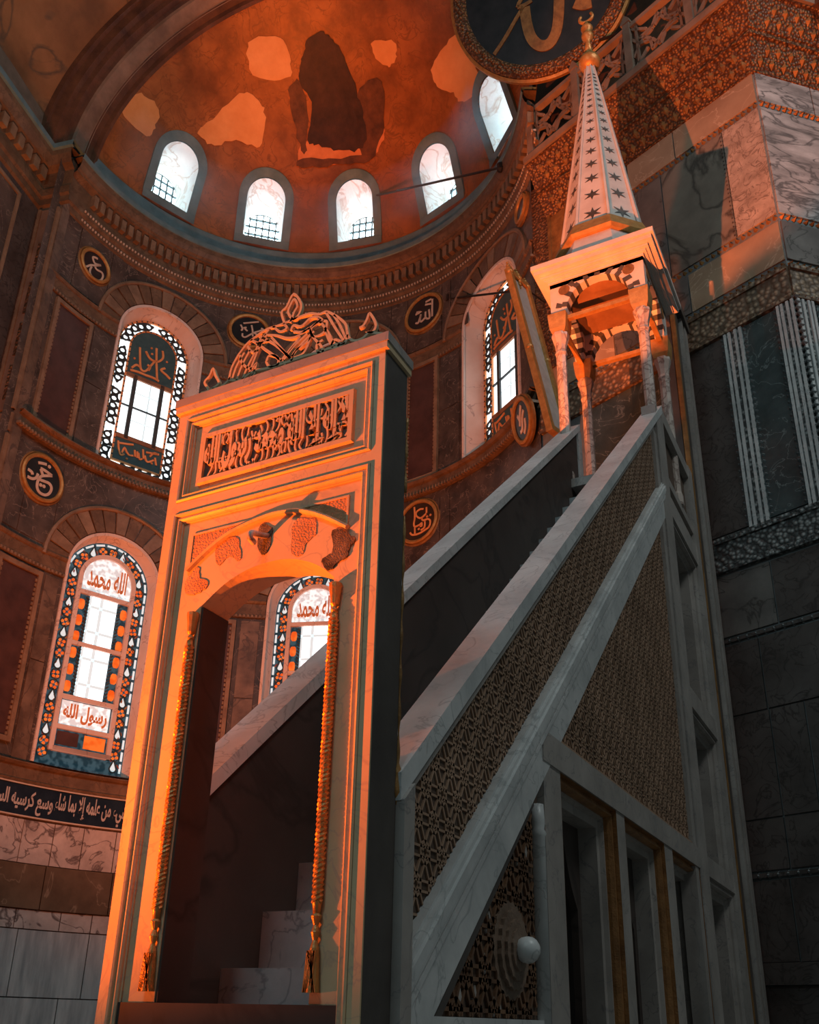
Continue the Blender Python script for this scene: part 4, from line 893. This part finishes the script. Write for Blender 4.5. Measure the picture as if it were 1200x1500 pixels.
patch([(318,800),(345,785),(352,805),(350,822),(335,815),(318,828)], 'worn_plaster', 'worn_patch', portal, 0.004)
patch([(430,765),(460,760),(462,782),(448,795),(442,812),(428,810)], 'worn_plaster', 'worn_patch', portal, 0.004)
patch([(381,770),(398,772),(394,800),(385,812),(378,800)], 'worn_plaster', 'rough_patch', portal, 0.006)
# iron lamp hook with its boss
hk = np.array(FRONT.px((384,788), 0.0)); hp = [FRONT.pt(hk[0]-0.02, hk[1]+0.02, -0.03), FRONT.pt(hk[0], hk[1]+0.01, 0.02), FRONT.pt(hk[0]+0.005, hk[1]-0.01, 0.09), FRONT.pt(hk[0]+0.005, hk[1]-0.045, 0.10), FRONT.pt(hk[0]+0.005, hk[1]-0.06, 0.06)]
MB().tube(smoothpath(hp, 4), 0.018, 8).build('lamp_hook', 'rosy_marble', portal, smooth=True)
# rope twisted colonnettes with capitals and tassel feet
for Y in (1.203, 0.253):
    x = -0.012; c = (x+0.022, Y)
    co = MB().lathe(c, [(0.018,0.45),(0.023,0.50),(0.023,1.92),(0.018,1.95)], 10).build('colonnette', 'gilt', portal, smooth=True)
    tw = MB()
    for s in range(3):
        tw.tube([(c[0]+0.021*math.cos(2*math.pi*(s/3+k/9.0)), c[1]+0.021*math.sin(2*math.pi*(s/3+k/9.0)), 0.50+1.42*k/180) for k in range(181)], 0.0085, 5)
    tw.build('rope_strand', 'gilt', co)
    MB().lathe(c, [(0.012,1.95),(0.020,1.965),(0.012,1.985),(0.024,2.0),(0.028,2.05),(0.036,2.10),(0.036,2.118)], 10).build('capital', 'gilt', co)
    MB().lathe(c, [(0.012,0.46),(0.026,0.44),(0.012,0.40),(0.022,0.37),(0.012,0.335)], 10).build('neck_knob', 'gilt', co)
    ta = MB(); ta.lathe(c, [(0.012,0.335),(0.022,0.30),(0.030,0.16),(0.034,0.115)], 12)
    for k in range(12): ta.bar(FRONT, (Y+0.02*math.cos(k), 0.29), (Y+0.032*math.cos(k*0.52), 0.115), 0.006, 0.0, 0.02)
    ta.build('tassel', 'gilt', co)
MB().slab(FRONT, 1.156, 1.172, 0.065, 2.16, -0.268, -0.036).build('jamb_shade', 'inner_stone', portal)  # dark sheet: shade on the jamb's inner face put into the colour
# cornice and pierced crest
MB().slab(FRONT, -0.022, W_+0.022, HT-0.012, HT+0.034, -0.285, 0.022).build('cornice', 'portal_marble', portal)
MB().slab(FRONT, -0.03, W_+0.03, HT+0.034, HT+0.095, -0.29, 0.026).build('cornice_cap', 'grey_marble', portal)
CR = [[(55,622),(100,605),(78,560),(108,520),(127,480),(142,520),(162,560),(146,580),(120,597),(165,590),(205,560),(230,530)],
 [(222,545),(235,480),(270,410),(292,378),(330,330),(380,290),(410,268),(450,245),(500,230),(560,207),(600,190),(650,170),(700,155),(750,160),(790,145),(830,160),(870,185),(905,220),(915,270),(925,300),(960,315),(1005,300),(1040,265)],
 [(222,545),(290,545),(330,515),(370,490),(430,480),(490,462),(560,440),(620,420),(680,400),(760,382),(800,362),(860,350),(905,322),(915,280)],
 [(545,207),(530,150),(560,115),(600,42),(642,95),(636,150),(600,190),(568,150),(585,100),(605,72),(622,110),(602,150),(590,190)],
 [(985,240),(1010,225),(1030,190),(1045,155),(1070,190),(1082,230),(1062,265),(1040,265),(1135,275)],
 [(240,540),(268,460),(312,385)], [(265,548),(298,460),(345,370)], [(298,545),(330,470),(370,390),(410,300)], [(340,505),(372,420),(402,350),(440,290)],
 [(285,400),(300,450),(350,480),(380,450),(370,490),(350,525),(375,500)], [(440,440),(455,405),(495,405),(512,430),(495,465),(455,465),(440,440)],
 [(590,412),(610,375),(650,345),(690,310),(700,290),(680,350),(650,395),(600,415)], [(400,290),(480,330),(560,398),(592,432)], [(430,282),(500,285),(560,300),(620,290),(690,240)],
 [(470,295),(540,375),(582,420)], [(380,330),(440,370),(540,440)], [(640,290),(560,390),(500,465)], [(680,275),(600,350),(545,425)], [(720,260),(650,330),(590,410)],
 [(585,255),(600,225),(645,230),(700,182),(745,178),(770,200),(740,215)], [(600,262),(660,262),(720,222),(762,190)], [(690,240),(715,295),(760,345),(772,390),(745,385),(735,340),(770,310)],
 [(742,185),(800,262),(842,335),(902,330)], [(790,150),(850,250),(892,312)], [(835,165),(872,225),(905,300)], [(745,202),(700,252),(722,292),(782,262),(795,205),(770,200)], [(782,240),(802,300),(832,355)],
 [(820,345),(840,310),(870,320),(860,350)], [(480,230),(520,262),(560,240),(540,215)], [(350,310),(400,330),(460,310)], [(330,345),(352,380),(395,372)], [(455,250),(420,300),(402,350)],
 [(205,575),(215,580)], [(545,455),(550,460)], [(918,335),(920,340)], [(590,185),(580,210)]]
px_strokes(FRONT, 280, 420, 4.0, CR, 0.0165, -0.022, 0.0).build('crest', 'portal_marble', portal)
MB().tube([FRONT.pt(*FRONT.px((430,432)), -0.03), (0.2, FRONT.px((430,432))[0]-0.02, HT+0.1)], 0.006, 5).build('crest_brace', 'iron', portal)
MB().tube([FRONT.pt(*FRONT.px((541,458)), -0.03), (0.25, 0.09, HT+0.1)], 0.006, 5).build('crest_brace', 'iron', portal)
MB().slab(SIDE, 0.012, 0.262, ZF, HT-0.02, -0.002, 0.006).build('side_shade', 'dark_stone', portal)  # thin dark sheet painting the shade on the portal's unlit side
# gilded mouldings on the back edge of the portal
eg = MB()
for z0, z1 in ((2.75,3.25), (0.98,2.6)):
    n = int((z1-z0)/0.03); eg.tube([(0.272, -0.006, z0+k*(z1-z0)/n) for k in range(n+1)], [0.008+0.004*math.sin(k*0.9)+(0.014 if (z0 < 1 and abs(k-4) < 3) else 0) for k in range(n+1)], 7)
eg.build('edge_moulding', 'gilt_dark', portal, smooth=True)

# ---------------------------------------------------------------- stair side
top = lambda x: 1.14+0.928*(x-0.26)
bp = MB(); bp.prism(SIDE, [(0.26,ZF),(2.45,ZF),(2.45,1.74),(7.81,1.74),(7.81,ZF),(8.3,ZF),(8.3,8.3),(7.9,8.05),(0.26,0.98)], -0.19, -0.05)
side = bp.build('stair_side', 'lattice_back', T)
def lattice(poly, name, s, w, m, hexr, style=0):
    """raised strapwork of hexagons and stars clipped to a convex outline (counter-clockwise)"""
    P = [np.array(p, float) for p in poly]; n = len(P); mb = MB()
    def clip(a, b):
        t0, t1 = 0.0, 1.0; d = b-a
        for i in range(n):
            e = P[(i+1) % n]-P[i]; nn = np.array((-e[1], e[0])); k = nn@(a-P[i]); v = nn@d
            if abs(v) < 1e-12:
                if k < 0: return None
            elif v > 0: t0 = max(t0, -k/v)
            else: t1 = min(t1, -k/v)
        return (a+d*t0, a+d*t1) if t1 > t0+1e-3 else None
    lo = np.min(P, 0); hi = np.max(P, 0); dx = s; dz = s*math.sqrt(3)/2; j = 0; z = lo[1]
    while z < hi[1]+dz:
        x = lo[0]-(dx/2 if j % 2 else 0)
        while x < hi[0]+dx:
            c = np.array((x, z)); x += dx
            if not clip(c-np.array((s,0)), c+np.array((s,0))) and not clip(c-np.array((0,s)), c+np.array((0,s))): continue
            h = [c+hexr*0.62*s*np.array((math.cos(math.pi/3*k+math.pi/6), math.sin(math.pi/3*k+math.pi/6))) for k in range(6)]
            segs = [(h[k], h[(k+1) % 6]) for k in range(6)]
            for k in range(3):
                e_ = np.array((math.cos(math.pi/3*k), math.sin(math.pi/3*k))); f_ = np.array((-e_[1], e_[0]))
                for o_ in (-0.13, 0.13): segs.append((c+f_*o_*s, c+f_*o_*s+e_*s))
            for a, b in segs:
                r = clip(a, b)
                if r: mb.bar(SIDE, r[0], r[1], w, -0.052, -0.052+w*0.9)
        z += dz; j += 1
    return mb.build(name, m, side, kind='stuff')
lattice([(0.39,0.30),(7.6,6.82),(7.6,7.72),(0.39,1.03)], 'lattice_panel', 0.20, 0.013, 'lattice_stone', 0.5)
lattice([(2.90,1.97),(7.56,1.97),(7.56,6.28)], 'lattice_panel', 0.20, 0.013, 'lattice_stone', 0.5)
lattice([(0.80,0.04),(2.28,0.04),(2.28,1.44)], 'star_lattice', 0.26, 0.022, 'rust_stone', 0.56)
# pale stones showing in the openings of the star lattice, and the rosette
for k in range(34):
    x = 0.95+1.3*rs.random(); z = 0.05+1.25*rs.random()
    if z > 0.9*(x-0.80)-0.05 or math.hypot(x-1.86, z-0.42) < 0.3: continue
    h = 0.035+0.02*rs.random(); MB().prism(SIDE, [(x,z-h*1.4),(x+h*0.6,z),(x,z+h*1.4),(x-h*0.6,z)], -0.052, -0.036).build('inlay_stone', 'grey_marble', side)
ro_ = MB(); rc = SIDE.pt(1.86, 0.42, -0.05)
for ring, (rr, hh) in enumerate(((0.27,0.02), (0.22,0.045), (0.17,0.065), (0.12,0.08))):
    nn = 24-ring*4
    ro_.prism(SIDE, [(1.86+rr*(1+0.06*(k % 2))*math.cos(2*math.pi*k/(2*nn)), 0.42+rr*(1+0.06*(k % 2))*math.sin(2*math.pi*k/(2*nn))) for k in range(2*nn)], -0.06, -0.05+hh)
rosette = ro_.build('rosette', 'rosette_stone', side)
bo = MB(); vs = []; 
for i in range(9):
    t = math.pi*i/8; r = 0.075*math.sin(t)+0.002
    for j in range(14): a = 2*math.pi*j/14; vs.append(SIDE.pt(1.86+r*math.cos(a)*(1+0.05*(j % 2)), 0.42+r*math.sin(a)*(1+0.05*(j % 2)), 0.07-0.08*math.cos(t)))
bo.add(vs, [(i*14+j, i*14+(j+1) % 14, (i+1)*14+(j+1) % 14, (i+1)*14+j) for i in range(8) for j in range(14)]).build('boss', 'rail_marble', side, smooth=True)
# coping, strips, stiles, diagonal band
MB().prism(SIDE, [(0.26,top(0.26)-0.14),(8.2,top(8.2)-0.14),(8.2,top(8.2)),(0.26,top(0.26))], -0.22, 0.035).build('coping', 'rail_marble', T)
MB().prism(SIDE, [(0.39,top(0.39)-0.225),(7.62,top(7.62)-0.225),(7.62,top(7.62)-0.165),(0.39,top(0.39)-0.165)], -0.06, 0.0).build('coping_fillet', 'grey_marble', side)
MB().prism(SIDE, [(0.39,top(0.39)-0.165),(7.62,top(7.62)-0.165),(7.62,top(7.62)-0.13),(0.39,top(0.39)-0.13)], -0.06, -0.035).build('coping_groove', 'dark_stone', side)
MB().prism(SIDE, [(0.265,ZF),(0.375,ZF),(0.375,top(0.375)-0.14),(0.265,top(0.265)-0.14)], -0.06, 0.056).build('stile', 'grey_marble', side)
db = MB(); zl = lambda x: 0.19+0.9*(x-0.27)
for o0, o1, dd in ((0.0,0.02,0.008), (0.02,0.045,0.035), (0.045,0.105,0.055), (0.105,0.13,0.045), (0.13,0.157,-0.03), (0.157,0.188,0.035), (0.188,0.206,-0.02), (0.206,0.415,0.005)):
    db.prism(SIDE, [(x, zl(x)-o/0.743) for x, o in ((0.377,o1),(7.79,o1),(7.79,o0),(0.377,o0))], -0.055, dd)
db.build('diagonal_band', 'rail_marble', T)
MB().slab(SIDE, 0.60, 2.34, -0.12, 0.035, -0.06, 0.0).build('lower_rail', 'rail_marble', side)
MB().prism(SIDE, [(0.72,-0.02),(2.3,1.44),(2.3,1.38),(0.80,-0.02)], -0.055, -0.02).build('inner_fillet', 'dark_stone', side)
MB().lathe((2.36, 0.02), [(0.05,ZF),(0.05,1.18),(0.06,1.2),(0.045,1.23),(0.052,1.27),(0.045,1.40)], 14).build('half_column', 'rail_marble', side, smooth=True)
MB().slab(SIDE, 2.46, 2.83, ZF, 1.80, -0.19, 0.0).build('stile', 'grey_marble', side)
MB().slab(SIDE, 2.44, 7.9, 1.735, 1.965, -0.19, 0.012).build('beam', 'grey_marble', side)
MB().slab(SIDE, 2.80, 7.56, 1.965, 2.0, -0.06, -0.01).build('beam_fillet', 'lattice_stone', side)
for a0, a1 in ((7.57,7.74), (7.79,8.28)): MB().slab(SIDE, a0, a1, ZF, 8.28 if a0 > 7.7 else 7.72, -0.19, 0.0 if a0 < 7.7 else 0.015).build('post', 'grey_marble', side)
for a0, a1 in ((4.31,4.57), (6.06,6.41)): MB().slab(SIDE, a0, a1, ZF, 1.74, -0.19, 0.0).build('post', 'grey_marble', side)
def ogee(c, hw, z0, zs, zt, n=8):
    L_ = [(c-hw, z0)]; R_ = []
    for k in range(n+1):
        t = k/n; y = zs+(zt-zs)*t; x = hw*(1-t)**0.55*(1-0.35*math.sin(math.pi*t)*0.6)
        L_.append((c-x, y)); R_.append((c+x, y))
    return L_+R_[::-1][1:]+[(c+hw, z0)]
def niche(a0, a1, zt, zb, par, gild=True):
    # stepped frame going inwards
    MB().sweep(SIDE, [(a1,zb),(a1,zt),(a0,zt),(a0,zb)], [(0.004,0.0),(0.004,-0.05),(0.03,-0.05),(0.04,-0.03),(0.06,-0.03),(0.07,-0.07),(0.07,-0.14)]).build('niche_moulding', 'rust_gilt' if gild else 'grey_marble', par)
    MB().sweep(SIDE, [(a1-0.07,zb),(a1-0.07,zt-0.07),(a0+0.07,zt-0.07),(a0+0.07,zb)], [(0,-0.10),(0.02,-0.10),(0.03,-0.14),(0.10,-0.14),(0.10,-0.30)]).build('niche_frame', 'grey_marble', par)
    b0, b1 = a0+0.15, a1-0.15; c = (b0+b1)/2; hw = (b1-b0)/2-0.12; og = ogee(c, hw, zb, zt-0.85 if zt-zb > 1.6 else zt-0.5, zt-0.22)
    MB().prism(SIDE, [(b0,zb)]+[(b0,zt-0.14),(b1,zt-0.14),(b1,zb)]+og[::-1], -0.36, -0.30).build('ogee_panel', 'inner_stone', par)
for a0, a1 in ((2.83,4.31), (4.57,6.06), (6.41,7.79)): niche(a0, a1, 1.735, ZF, side)
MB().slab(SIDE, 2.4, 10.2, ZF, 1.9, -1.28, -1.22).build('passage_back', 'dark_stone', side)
# bay under the kiosk
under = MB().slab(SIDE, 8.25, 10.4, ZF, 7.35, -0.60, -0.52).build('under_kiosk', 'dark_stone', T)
for z0, z1 in ((8.32,8.56), (6.72,7.04), (3.88,4.16), (1.72,1.96)): MB().slab(SIDE, 8.28, 10.12, z0, z1, -0.19, 0.0).build('beam', 'grey_marble', under)
for z0, z1 in ((7.04,8.32),): MB().slab(SIDE, 8.28, 10.12, z0, z1, -0.19, -0.09).build('parapet_panel', 'lattice_back', under)
MB().slab(SIDE, 10.1, 10.38, ZF, 8.56, -0.19, 0.015).build('post', 'grey_marble', under)
for zt, zb in ((6.72,4.16), (3.88,1.96), (1.72,ZF)): niche(8.3, 10.1, zt, zb, under, False)
# moulded backing against the pier
bk = MB().slab(SIDE, 10.42, 11.45, ZF, 12.3, -0.25, -0.06).build('backing', 'dark_stone', T)
for a0, a1, d, m in ((10.42,10.52,0.02,'gilt_dark'), (10.66,10.86,0.0,'dark_stone'), (10.98,11.10,0.05,'grey_marble'), (11.24,11.46,0.06,'grey_marble')):
    MB().slab(SIDE, a0, a1, ZF, 12.3, -0.07, d).build('backing_strip', m, bk)
MB().slab(SIDE, 10.38, 11.5, 12.3, 12.5, -0.3, 0.10).build('backing_cap', 'dark_stone', bk)
# ---------------------------------------------------------------- stairs and the far rail
for k in range(21):
    x = 0.72+0.352*k; z = 0.26+0.338*k
    if z > 7.2: break
    MB().add([(x,0.19,max(ZF,z-0.80)),(x,1.33,max(ZF,z-0.80)),(x,1.33,z),(x,0.19,z),(x+0.37,0.19,max(ZF,z-0.80)),(x+0.37,1.33,max(ZF,z-0.80)),(x+0.37,1.33,z),(x+0.37,0.19,z)], [(0,1,2,3),(4,7,6,5),(0,4,5,1),(1,5,6,2),(2,6,7,3),(3,7,4,0)]).build('step', 'step_stone', T)
fr_ = Plane((0, 1.32, 0), (1,0,0), (0,-1,0))
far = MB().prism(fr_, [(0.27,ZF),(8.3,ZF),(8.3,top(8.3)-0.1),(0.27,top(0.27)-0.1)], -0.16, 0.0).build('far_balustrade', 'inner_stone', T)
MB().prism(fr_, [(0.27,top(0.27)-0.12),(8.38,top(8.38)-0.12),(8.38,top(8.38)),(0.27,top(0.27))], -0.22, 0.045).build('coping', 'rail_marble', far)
MB().slab(fr_, 8.3, 8.48, 6.9, top(8.3)-0.02, -0.17, 0.03).build('end_post', 'rail_marble', far)
# ---------------------------------------------------------------- kiosk
KX0, KX1, KY0, KY1 = 7.95, 9.45, -0.02, 1.52; KC = ((KX0+KX1)/2, (KY0+KY1)/2)
ki = MB().slab(SIDE, 7.9, 10.3, 7.28, 7.42, -1.5, -0.02).build('kiosk_floor', 'grey_marble', T)
MB().slab(FRONT, 0.02, 1.48, 7.42, 8.5, -10.35, -10.25).build('back_panel', 'verde_marble', ki)
for x in (KX0+0.09, KX1-0.09):
    for y in (KY0+0.11, KY1-0.11):
        co = MB().lathe((x, y), [(0.105,7.42),(0.105,7.6),(0.085,7.65),(0.082,9.80)], 8, math.pi/8).build('column', 'column_marble', ki)
        MB().lathe((x, y), [(0.085,9.78),(0.10,9.83),(0.085,9.88),(0.095,9.98),(0.14,10.15),(0.14,10.2)], 8, math.pi/8).build('capital', 'column_marble', co)
        MB().lathe((x, y), [(0.15,10.2),(0.19,10.28),(0.215,10.5),(0.215,10.56)], 4, math.pi/4).build('abacus', 'gilt', co)
KFR = {'front': (Plane((KX0,0,0), (0,1,0), (-1,0,0)), KY0, KY1), 'right': (Plane((0,KY0+0.004,0), (1,0,0), (0,-1,0)), KX0+0.16, KX1-0.16),
       'left': (Plane((0,KY1-0.004,0), (1,0,0), (0,1,0)), KX0+0.16, KX1-0.16), 'back': (Plane((KX1,0,0), (0,1,0), (1,0,0)), KY0, KY1)}
for nm, (fr, a0, a1) in KFR.items():
    c = (a0+a1)/2; hw = (a1-a0)/2-(0.26 if nm in ('front', 'back') else 0.12); n = 16
    ap = [(c-hw*math.cos(math.pi*i/n), 10.55+0.56*math.sin(math.pi*i/n)**0.9) for i in range(n+1)]
    sl = MB().prism(fr, [(a0,10.55)]+ap+[(a1,10.55),(a1,11.2),(a0,11.2)], -0.16, 0.0).build('arch_slab', 'spire_marble', ki)
    for i in range(1, 10):
        if nm in ('left', 'back') and i % 2: pass
        t = math.pi*(i-0.5+0.1)/9.5; p = np.array((c-hw*math.cos(t), 10.55+0.56*math.sin(t))); e = np.array((-math.cos(t), math.sin(t)*0.8)); e = e/np.linalg.norm(e); f = np.array((-e[1], e[0])); h = 0.045
        if i % 2: q = [p-f*h, p+f*h, p+e*0.09+f*h, p+e*0.09+f*h*0.2, p+e*0.19+f*h*0.9, p+e*0.19-f*h*1.4, p+e*0.09-f*h*1.4, p+e*0.09-f*h]
        else: q = [p-f*h, p+f*h, p+e*0.13+f*h*1.3, p+e*0.13-f*h*0.6]
        MB().prism(fr, [(min(max(x, a0+0.03), a1-0.03), min(y, 11.17)) for x, y in q], -0.165, 0.006).build('voussoir', 'star_inlay', sl)
    if nm in ('front', 'right'):
        for s in (-1, 1):
            cc_ = (c+s*(hw+0.02), 11.02); MB().prism(fr, [(cc_[0]+0.095*math.cos(2*math.pi*k/16), cc_[1]+0.095*math.sin(2*math.pi*k/16)) for k in range(16)], -0.02, 0.012).build('gilt_disc', 'gilt_dark', sl)
    MB().slab(fr, a0+0.1, a1-0.1, 10.47, 10.54, -0.13, -0.05).build('tie_beam', 'gilt', sl)
MB().slab(SIDE, KX0, KX1, 11.12, 11.2, -KY1, -KY0).build('kiosk_ceiling', 'wood_brown', ki)
kc = MB()
for e, z0, z1 in ((0.02,11.2,11.25), (0.07,11.25,11.29), (0.20,11.33,11.41), (0.24,11.41,11.50)): kc.slab(SIDE, KX0-e, KX1+e, z0, z1, -(KY1+e), -(KY0-e))
kc.slab(SIDE, KX0-0.12, KX1+0.12, 11.28, 11.34, -(KY1+0.12), -(KY0-0.12))
kc.build('kiosk_cornice', 'spire_marble', ki)
# spire
RT = math.pi/8; SC = (KC[0], KC[1])
sp = MB().lathe(SC, [(0.95,11.5),(0.93,11.56),(0.80,12.0),(0.82,12.02)], 8, RT).build('spire_base', 'spire_marble', ki)
MB().lathe(SC, [(0.86,12.0),(0.90,12.06),(0.80,12.32),(0.70,12.36)], 8, RT).build('gilt_band', 'gilt', sp)
S0, S1, Z0, Z1 = 0.72, 0.075, 12.34, 16.95
spire = MB().lathe(SC, [(S0,Z0),(S1,Z1)], 8, RT).build('spire', 'spire_marble', ki)
for k in range(8):
    a = RT+2*math.pi*k/8
    MB().tube([(SC[0]+(S0+0.01)*math.cos(a), SC[1]+(S0+0.01)*math.sin(a), Z0), (SC[0]+(S1+0.006)*math.cos(a), SC[1]+(S1+0.006)*math.sin(a), Z1)], [0.035, 0.012], 5).build('spire_rib', 'spire_marble', spire)
    am = 2*math.pi*(k+1)/8.0
    if math.cos(am-math.pi) < 0.1 and math.cos(am+math.pi/2) < 0.1: continue
    ra = math.cos(math.pi/8); nrm = np.array((math.cos(am), math.sin(am), 0)); tn = np.array((-nrm[1], nrm[0], 0))
    bz = np.array((SC[0]+nrm[0]*S0*ra, SC[1]+nrm[1]*S0*ra, Z0)); tz = np.array((SC[0]+nrm[0]*S1*ra, SC[1]+nrm[1]*S1*ra, Z1)); vv_ = tz-bz; ln = np.linalg.norm(vv_); vv_ = vv_/ln
    tf = Tilt(bz, np.cross(vv_, np.cross(tn, vv_)), vv_)
    if tf.n @ nrm < 0: tf = Tilt(bz, -tf.u, vv_)
    y = 0.05; i = 0
    while y < ln-0.35:
        wd = (S0+(S1-S0)*y/ln)*math.sin(math.pi/8); r = wd*0.62
        if i > 0 or True:
            st = [((r if j % 2 == 0 else r*0.36)*math.sin(math.pi*j/6), y+r+(r if j % 2 == 0 else r*0.36)*math.cos(math.pi*j/6)*0.9) for j in range(12)]
            MB().prism(tf, st, -0.004, 0.006).build('star_inlay', 'star_inlay', spire)
        y += r*3.0; i += 1
fi = MB(); fz = Z1
fi.lathe(SC, [(0.08,fz-0.1),(0.17,fz-0.04),(0.21,fz+0.06),(0.19,fz+0.16),(0.13,fz+0.22),(0.12,fz+0.26),(0.05,fz+0.34),(0.05,fz+0.55)], 16); 
fi.build('ball', 'gilt', ki, smooth=True)
f2 = MB(); f2.lathe(SC, [(0.10,fz+0.26),(0.05,fz+0.62),(0.05,fz+0.70),(0.10,fz+0.76),(0.12,fz+0.84),(0.06,fz+0.93),(0.11,fz+1.0),(0.12,fz+1.06),(0.05,fz+1.16),(0.03,fz+1.24)], 14); f2.build('finial', 'gilt', ki, smooth=True)
cr = MB(); cz = fz+1.38
cr.tube([(SC[0], SC[1]+0.13*math.sin(t), cz-0.13*math.cos(t)) for t in np.linspace(-2.3, 2.3, 18)], [0.008+0.028*math.cos(t/2.3*1.5) for t in np.linspace(-1, 1, 18)], 7); cr.build('crescent', 'gilt', ki, smooth=True)

# ---------------------------------------------------------------- haze in the half dome, lit by its windows
hm = bpy.data.materials.new('haze'); hm.use_nodes = True; nt = hm.node_tree; nt.nodes.remove(nt.nodes['Principled BSDF'])
vsn = nt.nodes.new('ShaderNodeVolumeScatter'); vsn.inputs['Color'].default_value = (0.45, 0.85, 1.0, 1); vsn.inputs['Density'].default_value = 0.16; vsn.inputs['Anisotropy'].default_value = 0.0
nt.links.new(vsn.outputs[0], nt.nodes['Material Output'].inputs['Volume']); MATS['haze'] = hm
hz = MB().slab(CY, -47, 90, ZC+0.14, ZC+2.3, 0.50, 1.5)
tag(hz.build('haze', 'haze', smooth=False), 'pale blue haze below the half dome windows', 'haze', kind='stuff')
